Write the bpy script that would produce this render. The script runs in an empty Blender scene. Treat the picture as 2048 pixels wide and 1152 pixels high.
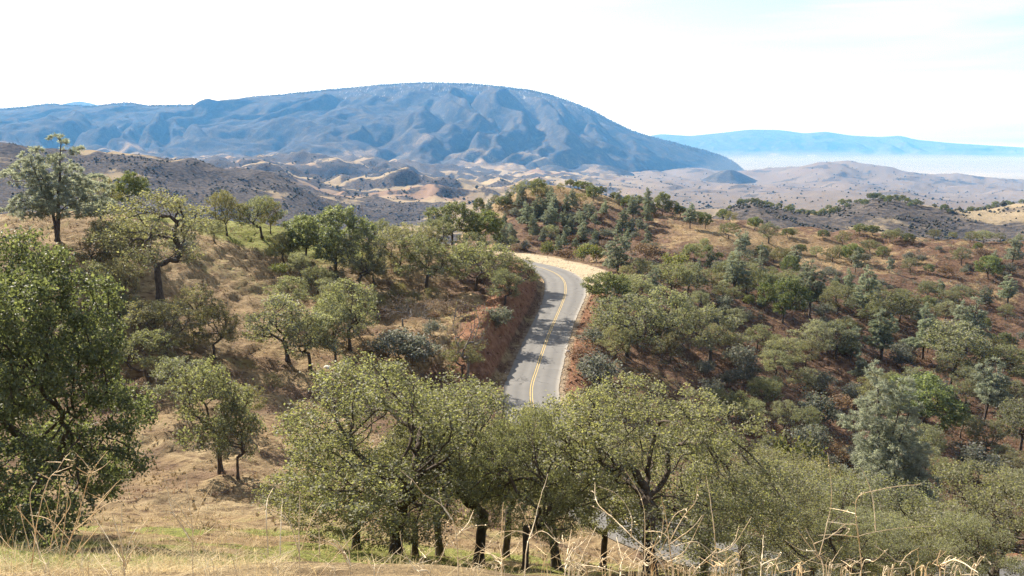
import bpy, math
import numpy as np

# ------------------------------------------------------------------ camera, sky, sun, exposure
scene = bpy.context.scene
F_PX, PITCH = 1607.0, math.radians(10.8)          # focal length in photo pixels (2048 wide), tilt below level
SUN_AZ, SUN_EL = math.radians(-40.0), math.radians(34.0)   # sun ahead and to the left

cam_data = bpy.data.cameras.new("camera")
cam_data.sensor_width = 36.0
cam_data.lens = 36.0 * F_PX / 2048.0
cam_data.clip_start, cam_data.clip_end = 0.05, 200000.0
cam = bpy.data.objects.new("camera", cam_data)
scene.collection.objects.link(cam)
cam.location = (0, 0, 0)
cam.rotation_euler = (math.radians(90) - PITCH, 0, 0)
scene.camera = cam

world = bpy.data.worlds.new("World"); scene.world = world; world.use_nodes = True
wn, wl = world.node_tree.nodes, world.node_tree.links
wn.clear()
w_out = wn.new("ShaderNodeOutputWorld"); w_bg = wn.new("ShaderNodeBackground")
w_sky = wn.new("ShaderNodeTexSky"); w_sky.sky_type = 'NISHITA'; w_sky.sun_disc = False
w_sky.sun_elevation, w_sky.sun_rotation = SUN_EL, SUN_AZ
w_sky.altitude = 1200; w_sky.air_density = 1.0; w_sky.dust_density = 3.0; w_sky.ozone_density = 1.0
# a thin high veil of cloud: streaks by direction
w_tc = wn.new("ShaderNodeTexCoord"); w_map = wn.new("ShaderNodeMapping"); w_map.inputs['Scale'].default_value = (1.2, 1.6, 14.0)
w_map.inputs['Rotation'].default_value = (0.05, 0.03, 0.3)
w_noise = wn.new("ShaderNodeTexNoise"); w_noise.inputs['Scale'].default_value = 2.2; w_noise.inputs['Detail'].default_value = 6; w_noise.inputs['Distortion'].default_value = 0.6
w_ramp = wn.new("ShaderNodeValToRGB")
w_ramp.color_ramp.elements[0].position, w_ramp.color_ramp.elements[0].color = 0.42, (0.14,)*3 + (1,)
w_ramp.color_ramp.elements[1].position, w_ramp.color_ramp.elements[1].color = 0.64, (0.90,)*3 + (1,)
w_mix = wn.new("ShaderNodeMix"); w_mix.data_type = 'RGBA'
w_mix.inputs['B'].default_value = (5.3, 5.2, 5.2, 1)
wl.new(w_tc.outputs['Generated'], w_map.inputs['Vector']); wl.new(w_map.outputs['Vector'], w_noise.inputs['Vector'])
wl.new(w_noise.outputs['Fac'], w_ramp.inputs['Fac']); wl.new(w_ramp.outputs['Color'], w_mix.inputs['Factor'])
wl.new(w_sky.outputs['Color'], w_mix.inputs['A']); wl.new(w_mix.outputs['Result'], w_bg.inputs['Color'])
w_bg.inputs['Strength'].default_value = 0.066
wl.new(w_bg.outputs['Background'], w_out.inputs['Surface'])

sun_data = bpy.data.lights.new("sun", 'SUN'); sun_data.energy = 5.0; sun_data.angle = math.radians(0.6); sun_data.color = (1.0, 0.93, 0.82)
sun = bpy.data.objects.new("sun", sun_data); scene.collection.objects.link(sun)
from mathutils import Vector
sun_dir = Vector((math.sin(SUN_AZ) * math.cos(SUN_EL), math.cos(SUN_AZ) * math.cos(SUN_EL), math.sin(SUN_EL)))
sun.rotation_euler = (-sun_dir).to_track_quat('-Z', 'Y').to_euler()
sun.location = (-60, 60, 80)

vs = scene.view_settings
vs.view_transform = 'Standard'; vs.look = 'None'; vs.exposure = 1.6; vs.gamma = 1.0; vs.use_curve_mapping = False
cy = scene.cycles
cy.use_denoising = True; cy.denoising_prefilter = 'NONE'; cy.denoising_input_passes = 'RGB_ALBEDO_NORMAL'; cy.max_bounces = 8; cy.diffuse_bounces = 3; cy.transmission_bounces = 4; cy.transparent_max_bounces = 8
cy.volume_bounces = 1; cy.sample_clamp_indirect = 6.0
cy.use_adaptive_sampling = False

C = scene.collection
# ------------------------------------------------------------------ helpers
def tag(o, label, cat=None, group=None, kind=None):
    if label: o["label"] = label
    if cat: o["category"] = cat
    if group: o["group"] = group
    if kind: o["kind"] = kind
    return o

def make_mesh(name, verts, quads=None, tris=None, smooth=False, mats=(), face_mat=None):
    verts = np.asarray(verts, dtype=np.float32)
    me = bpy.data.meshes.new(name)
    nq = 0 if quads is None else len(quads); nt = 0 if tris is None else len(tris)
    me.vertices.add(len(verts)); me.vertices.foreach_set("co", verts.ravel())
    loops, starts = [], []
    if nq:
        loops.append(np.asarray(quads, dtype=np.int32).ravel()); starts.append(np.arange(nq, dtype=np.int32) * 4)
    if nt:
        loops.append(np.asarray(tris, dtype=np.int32).ravel()); starts.append(np.arange(nt, dtype=np.int32) * 3 + nq * 4)
    loops = np.concatenate(loops); starts = np.concatenate(starts)
    me.loops.add(len(loops)); me.loops.foreach_set("vertex_index", loops)
    me.polygons.add(nq + nt); me.polygons.foreach_set("loop_start", starts)
    if smooth: me.polygons.foreach_set("use_smooth", np.ones(nq + nt, dtype=bool))
    for m in mats: me.materials.append(m)
    if face_mat is not None: me.polygons.foreach_set("material_index", np.asarray(face_mat, dtype=np.int32))
    me.update(calc_edges=True)
    return me

def link(name, me, parent=None):
    o = bpy.data.objects.new(name, me); C.objects.link(o)
    if parent is not None: o.parent = parent
    return o

def color_attr(me, name, rgba):
    a = me.color_attributes.new(name, 'FLOAT_COLOR', 'POINT')
    a.data.foreach_set("color", np.ascontiguousarray(rgba, dtype=np.float32).ravel())

# noise -------------------------------------------------------------
def _hash(ix, iy, seed):
    h = (ix.astype(np.int64) * 374761393 + iy.astype(np.int64) * 668265263 + seed * 974634777) & 0xFFFFFFFF
    h = ((h ^ (h >> 13)) * 1274126177) & 0xFFFFFFFF
    return (h ^ (h >> 16)) & 0xFFFFFFFF
def perlin(x, y, seed=0):
    x = np.asarray(x, dtype=np.float64); y = np.asarray(y, dtype=np.float64)
    x0, y0 = np.floor(x), np.floor(y); fx, fy = x - x0, y - y0
    u, v = fx*fx*fx*(fx*(fx*6-15)+10), fy*fy*fy*(fy*(fy*6-15)+10)
    def g(ix, iy, dx, dy):
        a = _hash(ix, iy, seed) * (2*math.pi / 4294967296.0)
        return np.cos(a)*dx + np.sin(a)*dy
    a = g(x0, y0, fx, fy); b = g(x0+1, y0, fx-1, fy); c = g(x0, y0+1, fx, fy-1); d = g(x0+1, y0+1, fx-1, fy-1)
    return ((a*(1-u)+b*u)*(1-v) + (c*(1-u)+d*u)*v) * 1.5
def fbm(x, y, oct=4, seed=0, gain=0.5):
    s = 0; a = 1.0; f = 1.0
    for i in range(oct):
        s = s + a*perlin(x*f, y*f, seed+i*17); a *= gain; f *= 2.03
    return s
def ridged(x, y, oct=4, seed=0, gain=0.5):
    s = 0; a = 1.0; f = 1.0; w = 1.0
    for i in range(oct):
        n = 1 - np.abs(perlin(x*f, y*f, seed+i*31)); n = n*n*w
        s = s + a*n; w = np.clip(n*1.6, 0, 1); a *= gain; f *= 2.05
    return s
def billow(x, y, oct=4, seed=0, gain=0.5):
    s = 0; a = 1.0; f = 1.0
    for i in range(oct):
        n = perlin(x*f, y*f, seed+i*31); s = s + a*np.sqrt(n*n+0.012); a *= gain; f *= 2.05
    return s
def sstep(a, b, x):
    t = np.clip((np.asarray(x, dtype=np.float64)-a)/(b-a), 0, 1); return t*t*(3-2*t)

# photo pixel -> direction
cp, sp = math.cos(PITCH), math.sin(PITCH)
def ray(px, py):
    u, v = (np.asarray(px, dtype=np.float64)-1024)/F_PX, (576-np.asarray(py, dtype=np.float64))/F_PX
    return u, cp + v*sp, -sp + v*cp
def at_Y(px, py, Y):
    a, b, c = ray(px, py); t = Y/b
    return np.array([a*t, Y+0*t, c*t])
def at_Z(px, py, Z):
    a, b, c = ray(px, py); t = Z/c
    return np.array([a*t, b*t, Z])

class TPS:
    def __init__(s, pts, vals, lam=0.0):
        s.p = np.asarray(pts, dtype=np.float64); n = len(s.p)
        A = np.zeros((n+3, n+3)); A[:n, :n] = s.k(s.p, s.p) + lam*np.eye(n)
        A[:n, n] = 1; A[:n, n+1:] = s.p; A[n, :n] = 1; A[n+1:, :n] = s.p.T
        s.w = np.linalg.solve(A, np.concatenate([np.asarray(vals, dtype=np.float64), np.zeros(3)]))
    def k(s, a, b):
        d2 = ((a[:, None, :]-b[None, :, :])**2).sum(-1)
        return 0.5*d2*np.log(d2+1e-12)
    def __call__(s, x, y):
        sh = np.shape(x); q = np.stack([np.ravel(x), np.ravel(y)], 1).astype(np.float64); out = np.empty(len(q)); n = len(s.p)
        for i in range(0, len(q), 20000):
            z = q[i:i+20000]
            out[i:i+20000] = s.k(z, s.p) @ s.w[:n] + s.w[n] + z @ s.w[n+1:]
        return out.reshape(sh)

# ------------------------------------------------------------------ materials
def new_mat(name):
    m = bpy.data.materials.new(name); m.use_nodes = True; m.node_tree.nodes.clear()
    return m, m.node_tree.nodes, m.node_tree.links
def N(nodes, typ, **kw):
    n = nodes.new(typ)
    for k, v in kw.items():
        if k in n.inputs: n.inputs[k].default_value = v
        else: setattr(n, k, v)
    return n
def ramp(nodes, stops):
    r = nodes.new("ShaderNodeValToRGB"); e = r.color_ramp.elements
    while len(e) < len(stops): e.new(0.5)
    for i, (p, c) in enumerate(stops):
        e[i].position = p; e[i].color = tuple(c)+(1,) if not np.isscalar(c) else (c, c, c, 1)
    return r
def mixc(nodes, links, fac, a, b, blend='MIX'):
    m = nodes.new("ShaderNodeMix"); m.data_type = 'RGBA'; m.blend_type = blend
    for s, v in (('Factor', fac), ('A', a), ('B', b)):
        if hasattr(v, 'is_linked') or hasattr(v, 'links'): links.new(v, m.inputs[s])
        elif np.isscalar(v): m.inputs[s].default_value = v
        else: m.inputs[s].default_value = tuple(v)+(1,)
    return m.outputs['Result']
def math_n(nodes, links, op, a, b=None):
    m = nodes.new("ShaderNodeMath"); m.operation = op
    for i, v in enumerate((a, b)):
        if v is None: continue
        if hasattr(v, 'links'): links.new(v, m.inputs[i])
        else: m.inputs[i].default_value = v
    return m.outputs[0]

def leaf_mat(name, cols, trans=0.42, tcol=(1.5, 1.6, 0.7), rough=0.65, spec=0.15):
    """cols: three base colours picked leaf by leaf and tree by tree"""
    m, n, l = new_mat(name)
    geo = N(n, "ShaderNodeNewGeometry"); oi = N(n, "ShaderNodeObjectInfo")
    r = ramp(n, [(0.0, cols[0]), (0.55, cols[1]), (1.0, cols[2])])
    l.new(geo.outputs['Random Per Island'], r.inputs['Fac'])
    hsv = N(n, "ShaderNodeHueSaturation")
    l.new(math_n(n, l, 'ADD', math_n(n, l, 'MULTIPLY', oi.outputs['Random'], 0.030), 0.480), hsv.inputs['Hue'])
    sat = math_n(n, l, 'FRACT', math_n(n, l, 'MULTIPLY', oi.outputs['Random'], 7.31))
    l.new(math_n(n, l, 'ADD', math_n(n, l, 'MULTIPLY', sat, 0.36), 0.54), hsv.inputs['Saturation'])
    val = math_n(n, l, 'FRACT', math_n(n, l, 'MULTIPLY', oi.outputs['Random'], 13.7))
    l.new(math_n(n, l, 'ADD', math_n(n, l, 'MULTIPLY', val, 0.5), 0.75), hsv.inputs['Value'])
    l.new(r.outputs['Color'], hsv.inputs['Color'])
    p = N(n, "ShaderNodeBsdfPrincipled", Roughness=rough); p.inputs['Specular IOR Level'].default_value = spec
    l.new(hsv.outputs['Color'], p.inputs['Base Color'])
    t = N(n, "ShaderNodeBsdfTranslucent")
    l.new(mixc(n, l, 1.0, hsv.outputs['Color'], tcol, 'MULTIPLY'), t.inputs['Color'])
    mx = N(n, "ShaderNodeMixShader"); mx.inputs[0].default_value = trans
    l.new(p.outputs[0], mx.inputs[1]); l.new(t.outputs[0], mx.inputs[2])
    o = N(n, "ShaderNodeOutputMaterial"); l.new(mx.outputs[0], o.inputs['Surface'])
    return m

def simple_mat(name, c1, c2, scale=4.0, rough=0.85, bump=0.0, stretch=(1, 1, 1), trans=0.0):
    m, n, l = new_mat(name)
    tc = N(n, "ShaderNodeTexCoord"); mp = N(n, "ShaderNodeMapping", Scale=stretch)
    nz = N(n, "ShaderNodeTexNoise", Scale=scale, Detail=5.0)
    l.new(tc.outputs['Object'], mp.inputs['Vector']); l.new(mp.outputs['Vector'], nz.inputs['Vector'])
    r = ramp(n, [(0.32, c1), (0.68, c2)]); l.new(nz.outputs['Fac'], r.inputs['Fac'])
    p = N(n, "ShaderNodeBsdfPrincipled", Roughness=rough); p.inputs['Specular IOR Level'].default_value = 0.25
    l.new(r.outputs['Color'], p.inputs['Base Color'])
    if bump:
        b = N(n, "ShaderNodeBump", Strength=bump, Distance=0.05); l.new(nz.outputs['Fac'], b.inputs['Height']); l.new(b.outputs['Normal'], p.inputs['Normal'])
    o = N(n, "ShaderNodeOutputMaterial")
    if trans:
        t = N(n, "ShaderNodeBsdfTranslucent"); l.new(r.outputs['Color'], t.inputs['Color'])
        mx = N(n, "ShaderNodeMixShader"); mx.inputs[0].default_value = trans
        l.new(p.outputs[0], mx.inputs[1]); l.new(t.outputs[0], mx.inputs[2]); l.new(mx.outputs[0], o.inputs['Surface'])
    else:
        l.new(p.outputs[0], o.inputs['Surface'])
    return m

M_BARK = simple_mat("oak_bark", (0.035, 0.026, 0.020), (0.105, 0.080, 0.062), 9.0, 0.95, 0.8, (1, 1, 0.3))
M_PBARK = simple_mat("pine_bark", (0.04, 0.03, 0.027), (0.12, 0.095, 0.08), 8.0, 0.95, 0.8, (1, 1, 0.3))
M_DEAD = simple_mat("dead_wood", (0.09, 0.078, 0.068), (0.20, 0.175, 0.155), 6.0, 0.9)
M_BLUE = leaf_mat("blue_oak_leaf", [(0.118, 0.120, 0.082), (0.185, 0.187, 0.125), (0.262, 0.258, 0.172)])
M_OLIVE = leaf_mat("olive_oak_leaf", [(0.112, 0.101, 0.060), (0.175, 0.158, 0.092), (0.240, 0.214, 0.125)])
M_LIVE = leaf_mat("live_oak_leaf", [(0.066, 0.082, 0.046), (0.118, 0.142, 0.070), (0.215, 0.228, 0.098)], 0.40, rough=0.6, spec=0.2)
M_NEAR = leaf_mat("near_oak_leaf", [(0.120, 0.117, 0.074), (0.185, 0.180, 0.104), (0.265, 0.252, 0.135)], 0.46, rough=0.6, spec=0.25)
M_PINE = leaf_mat("grey_pine_needle", [(0.115, 0.138, 0.098), (0.185, 0.212, 0.155), (0.27, 0.29, 0.21)], 0.46, (1.5, 1.55, 1.15))
M_PALE = leaf_mat("pale_pine_needle", [(0.19, 0.215, 0.16), (0.29, 0.315, 0.24), (0.40, 0.42, 0.32)], 0.48, (1.5, 1.55, 1.2))
M_SAGE = leaf_mat("sage_leaf", [(0.085, 0.092, 0.074), (0.130, 0.138, 0.110), (0.185, 0.188, 0.148)], 0.36, (1.3, 1.35, 1.0))
M_GSHRUB = leaf_mat("green_shrub_leaf", [(0.075, 0.090, 0.022), (0.130, 0.140, 0.032), (0.190, 0.180, 0.045)], 0.38)
M_RUSSET = leaf_mat("russet_leaf", [(0.105, 0.060, 0.034), (0.150, 0.090, 0.048), (0.190, 0.125, 0.062)], 0.35, (1.3, 1.2, 0.9))
# ------------------------------------------------------------------ the near ground (0 to 450 m)
ROAD_Z = -31.0
def _ctrl():
    P = []
    def col(px, items):
        for py, Y in items: P.append(at_Y(px, py, Y))
    col(40,  [(1172, 2.9), (1140, 4.6), (1124, 6.2), (1125, 10), (1094, 20), (1068, 30), (1045, 40), (985, 55), (880, 68), (760, 80), (620, 92), (520, 102), (478, 110)])
    col(320, [(1182, 2.9), (1150, 4.6), (1132, 6.2), (1128, 10), (1094, 20), (1068, 30), (1042, 40), (955, 56), (830, 70), (720, 84), (598, 98), (500, 116), (455, 128)])
    col(500, [(945, 58), (827, 73), (721, 92), (600, 115), (500, 135), (452, 145)])
    col(640, [(1170, 3.2), (1140, 10), (1112, 20), (1080, 32), (1040, 45), (960, 60), (850, 75), (721, 97), (600, 122), (520, 138), (466, 150)])
    col(800, [(1010, 58), (850, 79), (750, 98), (700, 107), (650, 118), (600, 130), (549, 140), (484, 157)])
    col(900, [(1230, 3.2), (1190, 10), (1138, 20), (1118, 32), (1090, 45), (700, 110), (640, 122), (580, 138), (520, 150), (490, 163)])
    col(950, [(690, 113), (640, 124), (585, 137), (540, 152)])
    col(1000, [(600, 137), (555, 152), (515, 199)])
    col(1100, [(1230, 3.2), (1200, 10), (1155, 22), (1130, 34), (1110, 45)])
    col(1400, [(1235, 3.2), (1205, 10), (1170, 22), (1160, 34), (1155, 44)])
    col(1090, [(516, 236), (470, 262), (420, 285), (371, 306)])
    col(960, [(500, 240), (470, 268), (432, 298)])
    col(1200, [(720, 112), (640, 139), (560, 171), (510, 232), (450, 270), (388, 308)])
    col(1300, [(720, 122), (640, 145), (560, 184), (500, 222), (450, 272), (407, 315)])
    col(1420, [(1000, 80), (800, 113), (600, 172), (500, 240), (432, 302)])
    col(1500, [(1000, 82), (900, 100), (800, 120), (700, 145), (600, 185), (520, 235), (462, 284)])
    col(1640, [(478, 276), (560, 214), (640, 172)])
    col(1730, [(466, 288)])
    col(1750, [(1150, 66), (1080, 78), (1000, 92), (900, 110), (800, 135), (700, 165), (600, 205), (490, 270)])
    col(1900, [(487, 272)])
    col(2048, [(1100, 80), (1000, 97), (900, 118), (800, 145), (700, 175), (600, 215), (490, 270)])
    col(2350, [(1000, 97), (800, 145), (600, 215), (490, 275)])
    # the standing place behind and beside the camera, and ground hidden behind crests
    P += [(0, 0, -1.62), (-3, 0, -1.6), (3, 0, -1.65), (0, -25, -1.4), (-40, -30, -1.5), (40, -30, -3), (-12, 0, -1.8), (14, 2, -3.2),
          (-40, 12, -8), (-70, 45, -19), (40, 16, -15), (60, 30, -27), (90, 30, -38), (70, 0, -22), (-110, 96, -13), (-150, 60, -18),
          (-200, 110, -25), (-60, 205, -48), (-110, 190, -45), (-25, 230, -52), (-130, 270, -85), (-50, 290, -78), (-250, 230, -85),
          (5, 420, -80), (70, 410, -78), (150, 390, -82), (230, 390, -88), (-60, 420, -110), (-240, 420, -120), (330, 400, -95), (350, 250, -38), (350, 120, -50), (-300, 60, -30)]
    return np.array(P)
_cp = _ctrl()
_tps = TPS(_cp[:, :2]/100.0, _cp[:, 2], 0.002)

# the road's centre line: pixels on the level road surface turned into points, then the bend below the camera
_rpx = [(1013, 519), (1050, 528), (1085, 536), (1112, 547), (1128, 562), (1131, 582), (1126, 602), (1114, 630), (1101, 660), (1086, 700), (1073, 740), (1062, 780)]
_rp = [tuple(at_Z(x, y, ROAD_Z)[:2]) for x, y in _rpx]
_rp = [(-34, 226), (-20, 213)] + _rp + [(2.6, 84), (4.2, 72), (8.5, 62.5), (16, 56.5), (28, 53), (44, 51), (64, 46), (84, 36), (104, 20)]
def spline(pts, step=0.6):
    p = np.array(pts, dtype=np.float64); p = np.vstack([2*p[0]-p[1], p, 2*p[-1]-p[-2]]); out = []
    for i in range(1, len(p)-2):
        n = max(2, int(np.linalg.norm(p[i+1]-p[i])/step)); t = np.linspace(0, 1, n, endpoint=False)[:, None]
        a, b, c, d = p[i-1], p[i], p[i+1], p[i+2]
        out.append(0.5*((2*b)+(c-a)*t+(2*a-5*b+4*c-d)*t**2+(3*b-a-3*c+d)*t**3))
    out.append(p[-2][None]); return np.vstack(out)
RC = spline(_rp)
for _ in range(12): RC[1:-1] = 0.25*RC[:-2]+0.5*RC[1:-1]+0.25*RC[2:]
RT = np.gradient(RC, axis=0); RT /= np.linalg.norm(RT, axis=1)[:, None]
RN = np.stack([-RT[:, 1], RT[:, 0]], 1)            # left of travel; travel runs from the bend towards the camera
RS = np.concatenate([[0], np.cumsum(np.linalg.norm(np.diff(RC, axis=0), axis=1))])
_curv = np.exp(-((RC[:, 1]-168)/22.0)**2)
HALF = 3.45 + 0.9*_curv                              # wider in the bend
RZ = ROAD_Z - 1.2*sstep(70, 20, RC[:, 1]) + 0.0*RS
def road_dist(X, Y):
    X, Y = np.ravel(X), np.ravel(Y); n = len(X); dist = np.full(n, 99.0); side = np.zeros(n); idx = np.zeros(n, dtype=int)
    near = np.where((X > -70) & (X < 130) & (Y > 0) & (Y < 250))[0]
    for i in range(0, len(near), 20000):
        k = near[i:i+20000]; dx = X[k][:, None]-RC[None, :, 0]; dy = Y[k][:, None]-RC[None, :, 1]
        d2 = dx*dx+dy*dy; j = d2.argmin(1); r = np.arange(len(k))
        dist[k] = np.sqrt(d2[r, j]); side[k] = np.sign(dx[r, j]*RN[j, 0]+dy[r, j]*RN[j, 1]); idx[k] = j
    return dist, side, idx

def ground_parts(X, Y):
    sh = np.shape(X); X = np.ravel(np.asarray(X, dtype=np.float64)); Y = np.ravel(np.asarray(Y, dtype=np.float64))
    z = _tps(X/100.0, Y/100.0)
    d = np.hypot(X, Y)
    z += 0.55*fbm(X/22, Y/22, 3, 3)*sstep(25, 80, d) + 1.5*fbm(X/55, Y/55, 3, 9)*sstep(90, 200, d)
    # gullies worn into the slopes away from the near hill
    z -= 1.6*(ridged(X/40, Y/60, 3, 21)-0.75)*sstep(150, 240, d)
    z += 0.05*fbm(X/0.9, Y/0.9, 3, 5)*sstep(1, 6, d) + 0.28*fbm(X/3.0, Y/3.0, 3, 6)*sstep(6, 25, d)
    # cattle-trod steps along the contours
    z += 0.20*fbm(X/1.7, Y/1.7, 2, 14)*sstep(45, 75, d)*sstep(260, 170, d)
    z += 0.16*np.sin(z*5.5 + 5*fbm(X/9, Y/9, 2, 12))*sstep(30, 60, d)*sstep(240, 160, d)
    dist, side, j = road_dist(X, Y)
    hw, rz = HALF[j], RZ[j]
    right = side > 0                                   # travel comes towards the camera, so its left hand is picture right
    bend = sstep(158, 172, Y)*sstep(-28, -8, X)
    # cut bank on the picture-left side of the road
    cut = (~right) & (Y > 92)
    zone = sstep(90, 104, Y)*sstep(182, 160, Y)
    edge = dist-hw
    rise = np.clip(edge-1.0, 0, 30)
    bank_h = (4.6 + 0.9*fbm(X/7, Y/7, 3, 44))
    bank = rz + np.minimum(rise*(1.35+0.35*fbm(X/2.2, Y/2.2, 3, 41)), bank_h) + 0.30*fbm(X/0.8, Y/0.8, 3, 47)*sstep(0.5, 1.5, rise) - 0.55*np.abs(perlin(RS[j]/1.6+0.15*rise, RS[j]*0, 49))*sstep(0.4, 2.0, rise)
    zcut = np.maximum(z, bank*zone + z*(1-zone))
    zcut = bank + (zcut-bank)*sstep(2.5, 9, rise)
    z = np.where(cut, zcut*zone + z*(1-zone), z)
    shoulder = np.where(right, 0.9+bend*8.5, 0.8)
    w = sstep(0, 1, (edge-shoulder)/np.where(cut, 1.0*zone+5*(1-zone), 6.0))
    w = np.where(cut & (zone > 0.5), sstep(0.0, 1.2, rise), w)
    flat = rz-0.06+0.03*fbm(X/1.3, Y/1.3, 2, 8)*sstep(0.3, 1.0, edge)
    z = flat*(1-w)+z*w
    sand = (1-sstep(0.6, 1.0, (edge)/np.where(right, 1.4+bend*9.0, 1.0)))*(dist < 40)
    sand = sand*np.where(right, 0.45+0.55*sstep(150, 168, Y), 0.4)
    red = np.where(cut, sstep(0.2, 1.2, rise)*(1-sstep(5.0, 8.0, rise))*zone, 0)
    red = np.maximum(red, np.where(right, sstep(0.3, 1.0, edge)*(1-sstep(2.2, 5.5, edge))*(1-bend)*0.85*(Y < 165)*(dist < 40), 0))
    return z.reshape(sh), sand.reshape(sh), red.reshape(sh), edge.reshape(sh)
def H(X, Y): return ground_parts(X, Y)[0]

_rr = [24.0]
while _rr[-1] < 505: _rr.append(_rr[-1] + (0.28+max(0, _rr[-1]-44)*0.0050 if _rr[-1] > 39 else 1.5))
_rr = np.array(_rr); _aa = np.radians(np.linspace(-60, 60, 680))
GX = _rr[:, None]*np.sin(_aa)[None]; GY = _rr[:, None]*np.cos(_aa)[None]-42.0
GZ, G_SAND, G_RED, G_EDGE = ground_parts(GX, GY)
def grid_quads(nr, nc):
    i = np.arange(nr-1)[:, None]*nc+np.arange(nc-1)[None]
    return np.stack([i, i+1, i+nc+1, i+nc], -1).reshape(-1, 4)
gme = make_mesh("ground", np.stack([GX, GY, GZ], -1).reshape(-1, 3), grid_quads(len(_rr), len(_aa)), smooth=True)
# what grows or lies where: R new green grass, G bare red-brown litter, B pale sand, A cut-bank earth
_d = np.hypot(GX, GY)
def near_px(X, Y, Z):
    """photo pixel of a world point (for laying out patches seen in the photograph)"""
    yc = Y*cp - Z*sp; zc = Y*sp + Z*cp
    return 1024+F_PX*X/np.maximum(yc, 0.1), 576-F_PX*zc/np.maximum(yc, 0.1)
green = sstep(0.0, 0.5, fbm(GX/7, GY/7, 4, 60)+0.35)*sstep(4, 8, _d)*sstep(52, 34, _d)*sstep(14, 2, GX)
crest = np.exp(-(((GX+55)/26)**2+((GY-145)/9.5)**2))
green = np.maximum(green, np.clip(crest*2.0+0.35*fbm(GX/9, GY/9, 3, 61)*crest, 0, 1))
green = np.maximum(green, 0.35*sstep(0.2, 0.6, fbm(GX/14, GY/14, 3, 64))*sstep(240, 120, _d))
litter = sstep(-0.45, 0.55, 0.6*fbm(GX/26, GY/26, 4, 62)+0.75*fbm(GX/4.5, GY/4.5, 4, 63)+0.22)*sstep(36, 66, _d)
litter *= 1-0.55*np.exp(-(((GX+45)/32)**2+((GY-124)/22)**2))          # the trodden pale slope of the near hill
gully = np.exp(-(((GX-75)/55)**2+((GY-125)/45)**2)); litter = np.clip(litter+0.30*sstep(5, 30, GX)*sstep(300, 250, GY)*sstep(60, 80, GY)+0.9*gully+0.5*np.exp(-(((GX-15)/40)**2+((GY-262)/26)**2)), 0, 1)
litter *= 1-0.8*sstep(278, 300, GY)*(GX < 40) ; litter *= 1-0.7*np.exp(-(((GX-85)/45)**2+((GY-262)/28)**2))
litter *= 1-0.40*sstep(-2, -14, GX)
mask = np.stack([green, litter, G_SAND, G_RED], -1).reshape(-1, 4)
color_attr(gme, "patch", np.concatenate([mask[:, :3], np.ones((len(mask), 1))], 1))
color_attr(gme, "bank", np.repeat(mask[:, 3:], 4, 1))

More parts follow.
